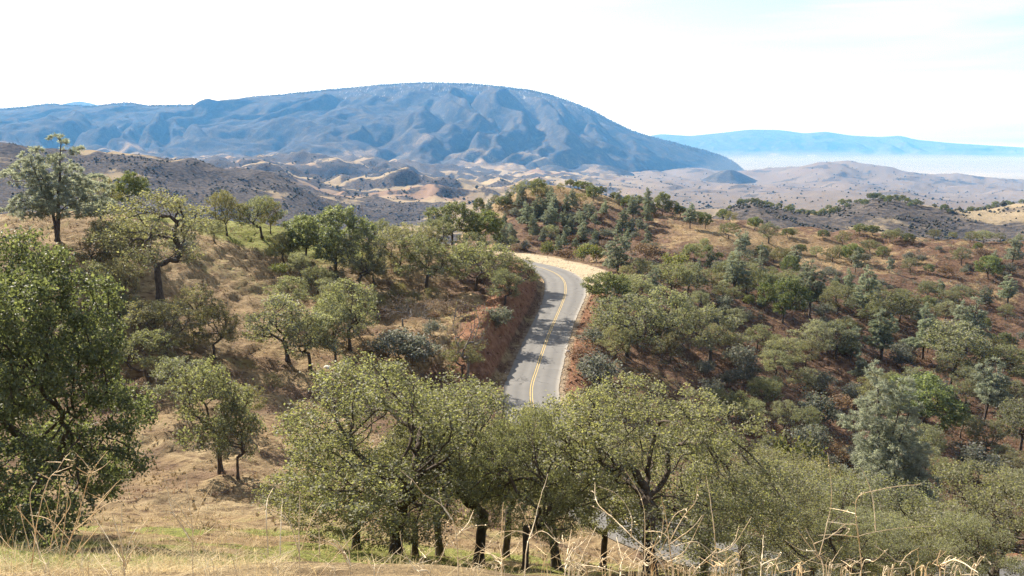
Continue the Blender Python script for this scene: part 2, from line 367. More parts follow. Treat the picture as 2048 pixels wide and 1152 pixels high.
def ground_mat():
    m, n, l = new_mat("dry_hillside")
    tc = N(n, "ShaderNodeTexCoord"); pa = N(n, "ShaderNodeVertexColor", layer_name="patch"); ba = N(n, "ShaderNodeVertexColor", layer_name="bank")
    sep = N(n, "ShaderNodeSeparateColor"); l.new(pa.outputs['Color'], sep.inputs[0])
    sepb = N(n, "ShaderNodeSeparateColor"); l.new(ba.outputs['Color'], sepb.inputs[0])
    def noise(scale, detail=6, rough=0.6):
        z = N(n, "ShaderNodeTexNoise", Scale=scale, Detail=float(detail), Roughness=rough); l.new(tc.outputs['Object'], z.inputs['Vector']); return z.outputs['Fac']
    n1, n2, n3, n4 = noise(0.12), noise(0.9, 8, 0.7), noise(5.0, 8, 0.7), noise(0.35, 5)
    def rp(f, stops):
        r = ramp(n, stops); l.new(f, r.inputs['Fac']); return r.outputs['Color']
    straw = rp(n2, [(0.36, (0.10, 0.068, 0.038)), (0.5, (0.24, 0.178, 0.100)), (0.64, (0.375, 0.295, 0.170))])
    straw = mixc(n, l, rp(n1, [(0.35, 0.0), (0.65, 0.6)]), straw, (0.25, 0.165, 0.085))
    litterc = rp(n2, [(0.32, (0.045, 0.027, 0.020)), (0.5, (0.110, 0.066, 0.045)), (0.66, (0.20, 0.130, 0.085))])
    greenc = rp(n3, [(0.3, (0.10, 0.105, 0.030)), (0.55, (0.20, 0.21, 0.055)), (0.75, (0.33, 0.29, 0.10))])
    sandc = rp(math_n(n, l, 'ADD', math_n(n, l, 'MULTIPLY', n3, 0.5), math_n(n, l, 'MULTIPLY', n4, 0.5)), [(0.25, (0.25, 0.195, 0.125)), (0.5, (0.40, 0.325, 0.22)), (0.75, (0.50, 0.42, 0.30))])
    bankc = rp(n2, [(0.3, (0.105, 0.050, 0.030)), (0.52, (0.22, 0.112, 0.066)), (0.72, (0.31, 0.18, 0.11))])
    def soft(chan, w=0.35):     # ragged edge to a patch
        a = math_n(n, l, 'ADD', chan, math_n(n, l, 'MULTIPLY', math_n(n, l, 'SUBTRACT', n2, 0.5), w*2.2))
        return rp(a, [(0.30, 0.0), (0.68, 1.0)])
    c = mixc(n, l, soft(sep.outputs[1]), straw, litterc)
    c = mixc(n, l, soft(sep.outputs[0]), c, greenc)
    # dark speckles: leaf litter, and small hummock shadows put into the colour
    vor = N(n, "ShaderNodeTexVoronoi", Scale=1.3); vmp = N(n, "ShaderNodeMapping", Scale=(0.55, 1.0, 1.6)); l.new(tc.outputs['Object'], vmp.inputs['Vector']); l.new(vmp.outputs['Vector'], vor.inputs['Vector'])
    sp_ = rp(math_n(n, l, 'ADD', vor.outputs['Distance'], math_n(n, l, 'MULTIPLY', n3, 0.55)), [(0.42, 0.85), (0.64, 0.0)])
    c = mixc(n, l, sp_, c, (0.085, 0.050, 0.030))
    c = mixc(n, l, soft(sepb.outputs[0], 0.2), c, bankc)
    c = mixc(n, l, soft(sep.outputs[2], 0.2), c, sandc)
    p = N(n, "ShaderNodeBsdfPrincipled", Roughness=0.95); p.inputs['Specular IOR Level'].default_value = 0.1
    l.new(c, p.inputs['Base Color'])
    b1 = N(n, "ShaderNodeBump", Strength=1.0, Distance=0.8); l.new(n2, b1.inputs['Height'])
    b2 = N(n, "ShaderNodeBump", Strength=0.6, Distance=0.06); l.new(n3, b2.inputs['Height']); l.new(b1.outputs['Normal'], b2.inputs['Normal'])
    l.new(b2.outputs['Normal'], p.inputs['Normal'])
    o = N(n, "ShaderNodeOutputMaterial"); l.new(p.outputs[0], o.inputs['Surface'])
    return m
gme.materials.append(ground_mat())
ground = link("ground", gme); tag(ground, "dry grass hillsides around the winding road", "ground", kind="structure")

# ------------------------------------------------------------------ the road
def asphalt():
    m, n, l = new_mat("worn_asphalt")
    tc = N(n, "ShaderNodeTexCoord"); at = N(n, "ShaderNodeVertexColor", layer_name="across")
    def noise(scale, detail=6, rough=0.6, v=None):
        z = N(n, "ShaderNodeTexNoise", Scale=scale, Detail=float(detail), Roughness=rough); l.new(v or tc.outputs['Object'], z.inputs['Vector']); return z.outputs['Fac']
    def rp(f, stops):
        r = ramp(n, stops); l.new(f, r.inputs['Fac']); return r.outputs['Color']
    n1, n2 = noise(0.22, 5), noise(14, 6, 0.75)
    base = rp(n1, [(0.3, (0.082, 0.079, 0.075)), (0.7, (0.160, 0.152, 0.142))])
    base = mixc(n, l, 0.6, base, rp(n2, [(0.3, (0.5,)*3), (0.7, (1.0,)*3)]), 'MULTIPLY')
    sep = N(n, "ShaderNodeSeparateColor"); l.new(at.outputs['Color'], sep.inputs[0])
    # polished wheel tracks and the dust that gathers along the edges
    track = rp(sep.outputs[0], [(0.0, (0.20, 0.165, 0.12)), (0.05, (0.165, 0.152, 0.135)), (0.14, (0.15, 0.143, 0.134)), (0.25, (0.105, 0.10, 0.095)), (0.36, (0.165, 0.157, 0.147)), (0.47, (0.12, 0.115, 0.108)), (0.64, (0.165, 0.157, 0.147)), (0.75, (0.105, 0.10, 0.095)), (0.86, (0.15, 0.143, 0.134)), (0.95, (0.165, 0.152, 0.135)), (1.0, (0.20, 0.165, 0.12))])
    c = mixc(n, l, 0.5, base, track)
    # tar-sealed cracks
    vor = N(n, "ShaderNodeTexVoronoi", Scale=0.42, feature='DISTANCE_TO_EDGE')
    mv = N(n, "ShaderNodeVectorMath", operation='ADD'); nv = N(n, "ShaderNodeTexNoise", Scale=0.8, Detail=4.0); l.new(tc.outputs['Object'], nv.inputs['Vector'])
    l.new(tc.outputs['Object'], mv.inputs[0]); l.new(nv.outputs['Color'], mv.inputs[1]); l.new(mv.outputs[0], vor.inputs['Vector'])
    crack = rp(vor.outputs['Distance'], [(0.0, 0.9), (0.035, 0.0)])
    crack = mixc(n, l, 1.0, crack, rp(n1, [(0.46, 0.0), (0.54, 1.0)]), 'MULTIPLY')
    c = mixc(n, l, crack, c, (0.035, 0.033, 0.032))
    p = N(n, "ShaderNodeBsdfPrincipled", Roughness=0.8); l.new(c, p.inputs['Base Color']); p.inputs['Specular IOR Level'].default_value = 0.3
    b = N(n, "ShaderNodeBump", Strength=0.4, Distance=0.02); l.new(n2, b.inputs['Height']); l.new(b.outputs['Normal'], p.inputs['Normal'])
    o = N(n, "ShaderNodeOutputMaterial"); l.new(p.outputs[0], o.inputs['Surface'])
    return m
def road_strip(name, lo, hi, dz, ncross, mat, parent=None, wobble=0.0):
    t = np.linspace(0, 1, ncross); L = lo if np.ndim(lo) else np.full(len(RC), lo); R = hi if np.ndim(hi) else np.full(len(RC), hi)
    off = L[:, None]*(1-t)+R[:, None]*t
    if wobble:
        off[:, 0] += wobble*fbm(RS/1.7, RS*0, 3, 70); off[:, -1] += wobble*fbm(RS/1.7, RS*0+9, 3, 71)
    X = RC[:, 0:1]+RN[:, 0:1]*off; Y = RC[:, 1:2]+RN[:, 1:2]*off; Zt = np.repeat(RZ[:, None], ncross, 1)+dz
    nr = len(RC); V = np.stack([X, Y, Zt], -1).reshape(-1, 3); B = V.copy(); 
    q = grid_quads(nr, ncross)[:, ::-1]
    # a skirt gives the slab its thickness
    lo_v = V.reshape(nr, ncross, 3)[:, [0, -1]].copy(); lo_v[..., 2] -= 0.10 if parent is None else 0.003
    k = nr*ncross; i = np.arange(nr-1)
    sk1 = np.stack([i*ncross, (i+1)*ncross, k+(i+1)*2, k+i*2], 1); sk2 = np.stack([i*ncross+ncross-1, k+i*2+1, k+(i+1)*2+1, (i+1)*ncross+ncross-1], 1)
    me = make_mesh(name, np.vstack([V, lo_v.reshape(-1, 3)]), np.vstack([q, sk1, sk2]), mats=[mat])
    if parent is None:
        a = np.concatenate([np.tile(t, nr), np.tile([0, 1.0], nr)]); color_attr(me, "across", np.stack([a, a, a, a*0+1], 1))
    return link(name, me, parent)
M_YEL = simple_mat("yellow_line_paint", (0.24, 0.19, 0.10), (0.50, 0.34, 0.08), 3.0, 0.7)
road = road_strip("road", -HALF, HALF, 0.0, 13, asphalt(), wobble=0.16)
tag(road, "two lane asphalt mountain road with a double yellow centre line", "road", kind="structure")
for s in (-1, 1):
    road_strip("yellow_line", s*0.14-0.06, s*0.14+0.06, 0.006, 2, M_YEL, road)
# ------------------------------------------------------------------ hills from 300 m to 10 km
_hc = {
 -260: [(310, 640), (600, 520), (1000, 380), (1400, 296), (1900, 330), (2600, 335), (4000, 322), (6000, 316), (9500, 312)],
 0:    [(310, 640), (600, 530), (1000, 400), (1400, 294), (1900, 332), (2600, 335), (4000, 322), (6000, 316), (9500, 314)],
 150:  [(310, 640), (600, 545), (1000, 430), (1300, 345), (1500, 319), (2000, 352), (3000, 345), (5000, 330), (7000, 318), (9500, 316)],
 270:  [(310, 650), (600, 560), (900, 475), (1200, 385), (1500, 309), (2000, 352), (3000, 342), (5000, 328), (7000, 316)],
 400:  [(310, 650), (600, 570), (900, 495), (1200, 415), (1500, 331), (1900, 372), (3000, 348), (5000, 327), (9500, 318)],
 550:  [(310, 650), (600, 590), (900, 505), (1200, 440), (1550, 362), (1900, 385), (2800, 345), (4200, 322), (6000, 322)],
 700:  [(310, 650), (600, 600), (900, 525), (1200, 478), (1700, 408), (2100, 398), (2700, 362), (3400, 375), (4600, 322), (6000, 324), (9500, 325)],
 850:  [(310, 650), (600, 600), (1000, 500), (1400, 445), (2000, 402), (2700, 362), (3300, 376), (4600, 340), (6500, 333)],
 950:  [(310, 640), (600, 600), (1000, 495), (1500, 435), (2200, 398), (3000, 372), (3600, 382), (5000, 352), (7000, 338), (9500, 335)],
 1080: [(450, 600), (700, 540), (1200, 455), (2500, 392), (3500, 372), (5000, 355), (7000, 342)],
 1200: [(450, 600), (700, 540), (1200, 465), (2500, 412), (3500, 388), (5000, 366), (7000, 352), (9500, 342)],
 1350: [(420, 590), (600, 520), (900, 470), (1300, 448), (2500, 416), (4000, 388), (6000, 364), (8000, 347), (9800, 340)],
 1450: [(420, 590), (600, 505), (760, 424), (950, 468), (1500, 440), (2500, 415), (4000, 392), (6000, 368), (9000, 344)],
 1500: [(420, 590), (600, 500), (760, 409), (950, 465), (1500, 440)],
 1570: [(760, 420), (6500, 362), (8500, 339), (10000, 352)],
 1640: [(420, 590), (600, 495), (760, 426), (950, 460), (2500, 412), (4000, 388), (6000, 366), (8500, 329), (10000, 352)],
 1700: [(8500, 323), (10000, 352)],
 1745: [(420, 590), (600, 495), (760, 411), (950, 460), (2500, 416), (4000, 392), (6000, 372), (8500, 334), (10000, 356)],
 1850: [(420, 590), (600, 500), (760, 430), (950, 462), (2500, 420), (4000, 398), (6000, 378), (8500, 350), (10000, 365)],
 1960: [(420, 590), (600, 500), (820, 424), (1000, 430), (1300, 455), (2500, 425), (4000, 404), (6000, 385), (8500, 356), (10000, 370)],
 2048: [(420, 590), (600, 490), (950, 404), (1250, 448), (2500, 424), (4000, 404), (6000, 388), (8500, 365), (10000, 376)],
 2350: [(420, 590), (600, 480), (950, 395), (1250, 445), (2500, 430), (4000, 408), (6000, 392), (8500, 370), (10000, 380)],
}
_pts, _val = [], []
for px, items in _hc.items():
    for Y, py in items:
        p = at_Y(px, py, float(Y)); _pts.append((p[0]/Y*2.6, math.log(Y))); _val.append(p[2]/Y)
_ht = TPS(_pts, _val, 0.0004)
_hu = np.linspace(-0.98, 0.98, 620); _hy = np.exp(np.linspace(math.log(300), math.log(10600), 350))
U, HY = np.meshgrid(_hu, _hy); HX = U*HY
W = _ht(U*2.6, np.log(HY)); HZ = W*HY
WX = HX+60*fbm(HX/500, HY/500, 3, 90); WY = HY+60*fbm(HX/500, HY/500, 3, 91)
plain = sstep(0.02, 0.22, U)*sstep(1100, 2200, HY)                    # the open flats right of the knoll
amp = np.clip(0.016*HY, 5, 46)*(1-0.80*plain) * sstep(330, 520, HY)
rid = ridged(WX/640+0.3*WY/640, WY/760, 5, 101, 0.5)
HZ += amp*(rid-1.05)*0.95 + amp*0.8*(billow(WX/260, WY/340, 4, 102, 0.5)-0.55) + 0.25*amp*fbm(WX/170, WY/170, 4, 103)
_cx0 = at_Y(1456, 366, 7000.0)[0]
cone_clear = 1-np.exp(-(((HX-_cx0)/520)**2+((HY-6800)/700)**2))
HZ += 70*plain*sstep(2200, 5000, HY)*cone_clear*(billow(WX/800, WY/1500, 4, 108)-0.45)
HZ -= 35*(1-cone_clear)
# beyond the last hills the ground falls to the wide valley on the right
HZ -= sstep(9300, 10500, HY)*sstep(0.10, 0.24, U)*260
dzdy = np.gradient(HZ, axis=0)/np.gradient(HY, axis=0); dzdx = np.gradient(HZ, axis=1)/np.gradient(HX, axis=1)
# scrub and woodland cover: what grows where (denser on the slopes turned north, towards the camera)
north = np.clip(dzdy*2.0-dzdx*0.6, -1, 1)
bias = 0.0*U
bias += 0.26*sstep(0.02, -0.12, U)*sstep(700, 1000, HY)*sstep(2300, 1700, HY)                 # left ridge
bias += 0.20*sstep(0.0, -0.1, U)*sstep(2200, 3500, HY)
bias += 0.45*sstep(3800, 6000, HY)*sstep(0.1, -0.15, U)
bias += 0.24*sstep(0.2, 0.27, U)*sstep(480, 600, HY)*sstep(980, 780, HY)
bias -= 0.34*plain*sstep(1200, 2500, HY)
bias -= 0.35*np.exp(-(((U+0.06)/0.10)**2+((HY-2700)/500)**2))
cover = sstep(-0.20, 0.42, 0.85*fbm(WX/220, WY/220, 5, 110)+0.55*north+bias-0.02)
red = sstep(1000, 1500, HY)*sstep(0.0, 0.6, fbm(HX/700, HY/700, 3, 115)-0.15+0.45*np.exp(-(((U+0.13)/0.08)**2+((HY-2500)/900)**2)))
hme = make_mesh("hills", np.stack([HX, HY, HZ], -1).reshape(-1, 3), grid_quads(len(_hy), len(_hu)), smooth=True)
color_attr(hme, "cover", np.stack([cover, red, plain, 0*cover+1], -1).reshape(-1, 4))
def hills_mat(name, forest=False):
    m, n, l = new_mat(name)
    tc = N(n, "ShaderNodeTexCoord"); at = N(n, "ShaderNodeVertexColor", layer_name="cover"); sep = N(n, "ShaderNodeSeparateColor"); l.new(at.outputs['Color'], sep.inputs[0])
    def noise(scale, detail=6, rough=0.65):
        z = N(n, "ShaderNodeTexNoise", Scale=scale, Detail=float(detail), Roughness=rough); l.new(tc.outputs['Object'], z.inputs['Vector']); return z.outputs['Fac']
    def rp(f, stops):
        r = ramp(n, stops); l.new(f, r.inputs['Fac']); return r.outputs['Color']
    n1, n2 = noise(0.006, 8), noise(0.06, 7, 0.75)
    straw = rp(n1, [(0.3, (0.215, 0.170, 0.115)), (0.7, (0.33, 0.27, 0.185))])
    straw = mixc(n, l, sep.outputs[1], straw, (0.235, 0.165, 0.125))
    straw = mixc(n, l, math_n(n, l, 'MULTIPLY', sep.outputs[2], 0.0 if forest else 0.9), straw, (0.145, 0.122, 0.108))
    scrub = rp(n2, [(0.3, (0.034, 0.036, 0.040)), (0.55, (0.072, 0.068, 0.070)), (0.75, (0.14, 0.115, 0.09))])  # purple cast of shadows put into the scrub's cooler colours
    if not forest:
        n3 = noise(0.16, 3, 0.6); scrub = mixc(n, l, rp(n3, [(0.42, 0.0), (0.62, 0.75)]), scrub, (0.15, 0.125, 0.108))
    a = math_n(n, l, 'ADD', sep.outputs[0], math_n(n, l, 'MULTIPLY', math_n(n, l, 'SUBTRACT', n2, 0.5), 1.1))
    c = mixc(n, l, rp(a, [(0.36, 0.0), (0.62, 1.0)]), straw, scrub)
    if forest:       # brush fields, rock and clearings between the stands, then old snow lying between the firs along the top
        n4 = noise(0.011, 7, 0.72); c = mixc(n, l, rp(n4, [(0.50, 0.0), (0.66, 0.8)]), c, (0.135, 0.115, 0.085))
        vz = N(n, "ShaderNodeTexNoise", Scale=0.05, Detail=6.0, Roughness=0.8); mp = N(n, "ShaderNodeMapping", Scale=(1.0, 0.10, 0.25)); l.new(tc.outputs['Object'], mp.inputs['Vector']); l.new(mp.outputs['Vector'], vz.inputs['Vector'])
        s = math_n(n, l, 'MULTIPLY', sep.outputs[2], rp(vz.outputs['Fac'], [(0.56, 0.0), (0.66, 0.62)]))
        c = mixc(n, l, s, c, (0.80, 0.82, 0.86))
    p = N(n, "ShaderNodeBsdfPrincipled", Roughness=1.0); p.inputs['Specular IOR Level'].default_value = 0.0
    l.new(c, p.inputs['Base Color'])
    b = N(n, "ShaderNodeBump", Strength=0.7, Distance=9.0); l.new(n2, b.inputs['Height']); l.new(b.outputs['Normal'], p.inputs['Normal'])
    o = N(n, "ShaderNodeOutputMaterial"); l.new(p.outputs[0], o.inputs['Surface'])
    return m
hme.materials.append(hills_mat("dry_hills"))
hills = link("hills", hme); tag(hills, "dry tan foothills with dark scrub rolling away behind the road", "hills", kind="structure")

# ------------------------------------------------------------------ the long blue mountain
def interp_px(pairs, px):
    a = np.array(pairs, dtype=np.float64); return np.interp(px, a[:, 0], a[:, 1])
def mountain(name, skyline, Yc, Y0, base_py, Yb, ribs, px0, px1, ncol, nrow, seed, drop, mat, snow_py=None, forest=1.0, rib_w=900.0):
    pxs = np.linspace(px0, px1, ncol); sky = interp_px(skyline, pxs)
    k = np.array([0.25, 0.5, 0.25])
    for _ in range(3): sky[1:-1] = np.convolve(sky, k, 'valid')
    s = np.concatenate([np.linspace(0, 1, nrow), np.linspace(1, 1.5, nrow//5)[1:]])
    S, PX = np.meshgrid(s, pxs, indexing='ij'); SKY = np.repeat(sky[None], len(s), 0)
    BASE = np.repeat(interp_px(base_py, pxs)[None], len(s), 0)
    Yg = Y0+(Yc-Y0)*np.minimum(S, 1)+(Yb-Yc)*np.maximum(S-1, 0)*2
    top = at_Y(PX, SKY, Yc); bot = at_Y(PX, BASE, Y0)
    X = top[0]/Yc*Yg
    e = np.minimum(S, 1.0)
    prof = 0.55*e+0.45*e*e*(3-2*e)
    Z = bot[2]*(1-prof)+top[2]*prof - np.maximum(S-1, 0)*2*drop
    # ribs and ravines running down from the crest
    lat = X/rib_w+0.9*fbm(X/2600, Yg/1900, 3, seed)+(Yg-Y0)/rib_w*0.22
    env = np.sin(np.pi*np.clip(e, 0, 1))**0.8*sstep(px1-120, px1-420, PX)
    r1 = billow(lat, Yg/rib_w*0.25, 4, seed+3, 0.45)
    near_top = np.minimum(1, (1.0-np.minimum(e, 1))*3.5+0.04)
    Z += ribs*env*(r1-0.55)*near_top + 0.10*ribs*fbm(X/420, Yg/420, 4, seed+5)*near_top
    cov = np.clip(0.58+1.3*sstep(0.12, 0.5, e)*forest+0.55*fbm(X/420, Yg/420, 5, seed+7), 0, 1)
    cov = np.clip(cov, 0, 1)
    top_f = sstep(0.70, 0.86, e)*sstep(1.0, 0.96, S)
    if snow_py: top_f = top_f*sstep(snow_py[0], snow_py[0]+90, PX)*sstep(snow_py[1], snow_py[1]-90, PX)
    else: top_f = top_f*0
    me = make_mesh(name, np.stack([X, Yg, Z], -1).reshape(-1, 3), grid_quads(len(s), ncol), smooth=True, mats=[mat])
    color_attr(me, "cover", np.stack([cov, 0.3+0*cov, top_f, 0*cov+1], -1).reshape(-1, 4))
    return link(name, me)
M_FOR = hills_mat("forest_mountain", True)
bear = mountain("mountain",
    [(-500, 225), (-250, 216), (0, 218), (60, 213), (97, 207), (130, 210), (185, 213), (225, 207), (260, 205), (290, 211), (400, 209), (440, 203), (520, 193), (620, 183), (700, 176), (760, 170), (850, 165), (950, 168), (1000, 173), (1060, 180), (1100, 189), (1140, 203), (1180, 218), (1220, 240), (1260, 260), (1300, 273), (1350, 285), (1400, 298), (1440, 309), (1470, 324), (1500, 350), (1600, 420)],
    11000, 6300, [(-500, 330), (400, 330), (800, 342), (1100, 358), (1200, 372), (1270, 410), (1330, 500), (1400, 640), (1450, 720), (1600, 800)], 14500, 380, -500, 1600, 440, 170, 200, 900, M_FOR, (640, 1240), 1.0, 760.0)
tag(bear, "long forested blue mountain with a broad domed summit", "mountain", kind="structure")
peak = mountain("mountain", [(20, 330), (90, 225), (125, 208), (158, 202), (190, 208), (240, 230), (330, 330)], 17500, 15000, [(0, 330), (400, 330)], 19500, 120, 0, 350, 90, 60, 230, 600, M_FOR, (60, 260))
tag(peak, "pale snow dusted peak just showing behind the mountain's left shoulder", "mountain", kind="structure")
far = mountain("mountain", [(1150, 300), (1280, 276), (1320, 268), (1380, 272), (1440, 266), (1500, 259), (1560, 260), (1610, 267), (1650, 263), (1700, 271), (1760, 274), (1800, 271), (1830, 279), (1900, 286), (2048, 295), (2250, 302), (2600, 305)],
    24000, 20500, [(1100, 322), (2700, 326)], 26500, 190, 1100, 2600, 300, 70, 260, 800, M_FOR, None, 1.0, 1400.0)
tag(far, "pale blue far mountain range across the foggy valley", "mountain", kind="structure")

# the small dark cone on the flats
cx, cyy, _ = at_Y(1456, 366, 7000.0); th = np.linspace(0, 2*np.pi, 72, endpoint=False); rr = np.linspace(0, 1, 30)
R_, T_ = np.meshgrid(rr, th, indexing='ij'); zb = at_Y(1456, 372, 7000.0)[2]; zt = at_Y(1456, 333, 7000.0)[2]
wob = 1+0.10*np.sin(3*T_+1)+0.05*np.sin(7*T_)
KX = cx+R_*500*wob*np.cos(T_); KY = cyy+R_*480*wob*np.sin(T_); prof = (1-R_)**1.25*(1-0.15*np.exp(-R_*14))
KZ = zb-60+(zt-zb+60)*prof+9*fbm(KX/90, KY/90, 4, 300)*R_
i = np.arange(29)[:, None]*72+np.arange(72)[None]; j = np.arange(29)[:, None]*72+(np.arange(72)[None]+1) % 72
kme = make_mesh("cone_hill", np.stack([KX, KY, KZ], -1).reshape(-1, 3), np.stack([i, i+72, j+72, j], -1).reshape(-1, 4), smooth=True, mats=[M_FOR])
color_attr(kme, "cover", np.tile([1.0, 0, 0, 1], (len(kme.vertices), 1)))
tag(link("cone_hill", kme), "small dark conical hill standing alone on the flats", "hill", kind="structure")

# valley floor, out to the horizon
vx = np.linspace(-32000, 32000, 60); vy = np.concatenate([[-2000, 4000], np.linspace(9000, 30000, 40)]); VX, VY = np.meshgrid(vx, vy)
vme = make_mesh("valley_floor", np.stack([VX, VY, 0*VX-600], -1).reshape(-1, 3), grid_quads(len(vy), len(vx)), smooth=True, mats=[simple_mat("valley_fields", (0.20, 0.17, 0.12), (0.34, 0.29, 0.20), 0.0006, 1.0)])
tag(link("valley_floor", vme), "wide flat valley floor beyond the hills", "valley floor", kind="structure")
# ------------------------------------------------------------------ plants: skeletons grown towards points spread through a crown
def grow(rng, trunk, attr, step, infl, kill, iters=140, jitter=0.25, up=0.0):
    """space colonisation; returns node positions and parents"""
    P = [np.array(p, dtype=np.float64) for p in trunk[0]]; par = [-1]+list(range(len(P)-1))
    for extra in trunk[1:]:                        # further stems start at the first node
        prev = 0
        for p in extra: P.append(np.array(p, dtype=np.float64)); par.append(prev); prev = len(P)-1
    A = np.array(attr); nd = np.full(len(A), 1e9); ni = np.zeros(len(A), dtype=int)
    def upd(A, nd, ni, idx):
        Q = np.array([P[i] for i in idx]); d = np.linalg.norm(A[:, None]-Q[None], axis=2); j = d.argmin(1); m = d[np.arange(len(A)), j]
        b = m < nd; nd[b] = m[b]; ni[b] = np.array(idx)[j[b]]
    upd(A, nd, ni, list(range(len(P))))
    kids = {}
    for it in range(iters):
        keep = nd > kill; A, nd, ni = A[keep], nd[keep], ni[keep]
        if len(A) == 0: break
        R = infl if (nd < infl).any() else nd.min()*1.1
        act = nd < R; tgt = ni[act]; v = A[act]-np.array([P[i] for i in tgt]); v /= np.linalg.norm(v, axis=1)[:, None]+1e-9
        new = []
        for i in np.unique(tgt):
            d = v[tgt == i].sum(0); d = d/(np.linalg.norm(d)+1e-9)+rng.normal(0, jitter, 3)+np.array([0, 0, up]); d /= np.linalg.norm(d)+1e-9
            q = P[i]+d*step
            if any(np.linalg.norm(q-P[c]) < step*0.35 for c in kids.get(i, ())) or len(kids.get(i, ())) > 4: continue
            P.append(q); par.append(int(i)); kids.setdefault(i, []).append(len(P)-1); new.append(len(P)-1)
        if not new:
            A, nd, ni = A[~act], nd[~act], ni[~act]
            continue
        upd(A, nd, ni, new)
    return np.array(P), np.array(par)

def radii(P, par, tip=0.012, p=2.3):
    n = len(P); acc = np.zeros(n)
    r = np.zeros(n)
    for i in range(n-1, -1, -1):
        r[i] = max(tip, acc[i]**(1/p)) if acc[i] > 0 else tip
        if par[i] >= 0: acc[par[i]] += r[i]**p
    return r

def tubes(P, par, r, rmin=0.0, sides=6):
    """one continuous tapering surface per limb; thin twigs get three sides"""
    n = len(P); main = np.full(n, -1)
    for i in range(1, n):
        p = par[i]
        if p >= 0 and (main[p] < 0 or r[i] > r[main[p]]): main[p] = i
    V, Q = [], []; base = 0
    def ring(c, d, rad, k):
        ref = np.array([0.31, 0.95, 0.05]) if abs(d[1]) < 0.85 else np.array([0.95, 0.2, 0.1])
        a = np.cross(d, ref); a /= np.linalg.norm(a)+1e-9; b = np.cross(d, a); t = np.arange(k)*2*np.pi/k
        return c+rad*(np.cos(t)[:, None]*a+np.sin(t)[:, None]*b)
    starts = [i for i in range(n) if par[i] < 0 or main[par[i]] != i]
    for s in starts:
        ch = [s]
        while main[ch[-1]] >= 0: ch.append(main[ch[-1]])
        if par[s] >= 0: pts = np.vstack([P[par[s]], P[ch]]); rad = np.concatenate([[r[s]*1.05], r[ch]])
        else: pts = P[ch]; rad = r[ch].copy()
        if rad[0] < rmin or len(pts) < 2: continue
        if len(pts) > 3 and par[s] >= 0: pts[1:-1] = 0.25*pts[:-2]+0.5*pts[1:-1]+0.25*pts[2:]
        k = sides if rad[0] > 0.05 else (4 if rad[0] > 0.02 else 3)
        d = np.gradient(pts, axis=0); d /= np.linalg.norm(d, axis=1)[:, None]+1e-9
        for j in range(len(pts)): V.append(ring(pts[j], d[j], rad[j] if j < len(pts)-1 else rad[j]*0.4, k))
        i = np.arange(len(pts)-1)[:, None]*k+np.arange(k)[None]; i2 = np.arange(len(pts)-1)[:, None]*k+(np.arange(k)[None]+1) % k
        Q.append((np.stack([i, i2, i2+k, i+k], -1).reshape(-1, 4))+base); base += len(pts)*k
    return np.vstack(V), np.vstack(Q)

def leaves(rng, C0, per, spread, size, aspect=0.62, up=0.35, flat=0.75, outward=None):
    """diamond-shaped leaves scattered round the twig ends C0"""
    n = len(C0)*per; c = np.repeat(C0, per, 0)+rng.normal(0, 1, (n, 3))*np.array([spread, spread, spread*flat])
    nrm = rng.normal(0, 1, (n, 3)); nrm[:, 2] += up*2; nrm /= np.linalg.norm(nrm, axis=1)[:, None]
    a = np.cross(nrm, rng.normal(0, 1, (n, 3))); a /= np.linalg.norm(a, axis=1)[:, None]; b = np.cross(nrm, a)
    s = size*rng.uniform(0.6, 1.35, n)[:, None]
    bend = nrm*s*0.18
    V = np.stack([c-a*s*0.5, c+b*s*aspect*0.5+bend-a*s*0.08, c+a*s*0.5, c-b*s*aspect*0.5+bend-a*s*0.08], 1).reshape(-1, 3)
    return V, np.arange(n*4).reshape(-1, 4)

def needles(rng, C0, D0, per, length, width):
    """tufts of long needles splaying from each twig end along its direction"""
    n = len(C0)*per; c = np.repeat(C0, per, 0); d = np.repeat(D0, per, 0)+rng.normal(0, 0.62, (n, 3)); d /= np.linalg.norm(d, axis=1)[:, None]
    c = c+rng.normal(0, 0.09, (n, 3))
    L = length*rng.uniform(0.6, 1.2, n)[:, None]; a = np.cross(d, rng.normal(0, 1, (n, 3))); a /= np.linalg.norm(a, axis=1)[:, None]
    tip = c+d*L; tip[:, 2] -= 0.18*L[:, 0]
    V = np.stack([c-a*width*0.35, c+d*L*0.55-a*width*0.5, tip, c+d*L*0.55+a*width*0.5], 1).reshape(-1, 3)
    return V, np.arange(n*4).reshape(-1, 4)

def lobes_points(rng, lobes, n, shell=0.45):
    out = []
    w = np.array([l[1][0]*l[1][1]*l[1][2] for l in lobes])**0.7; w /= w.sum()
    for (c, rad), k in zip(lobes, (w*n).astype(int)+4):
        v = rng.normal(0, 1, (k, 3)); v /= np.linalg.norm(v, axis=1)[:, None]; q = rng.uniform(shell**3, 1, k)**(1/3)
        out.append(np.array(c)+v*q[:, None]*np.array(rad))
    return np.vstack(out)

def wander(rng, base, top, n, amp):
    t = np.linspace(0, 1, n)[:, None]; p = np.array(base)*(1-t)+np.array(top)*t
    off = np.cumsum(rng.normal(0, amp, (n, 3)), 0); off -= off[0]; off[:, 2] *= 0.2
    return p+off*np.minimum(1, t*2)

def flare(P, r, z0=0.5):
    k = np.clip(1-(P[:, 2])/z0, 0, 1); return r*(1+0.55*k*k)

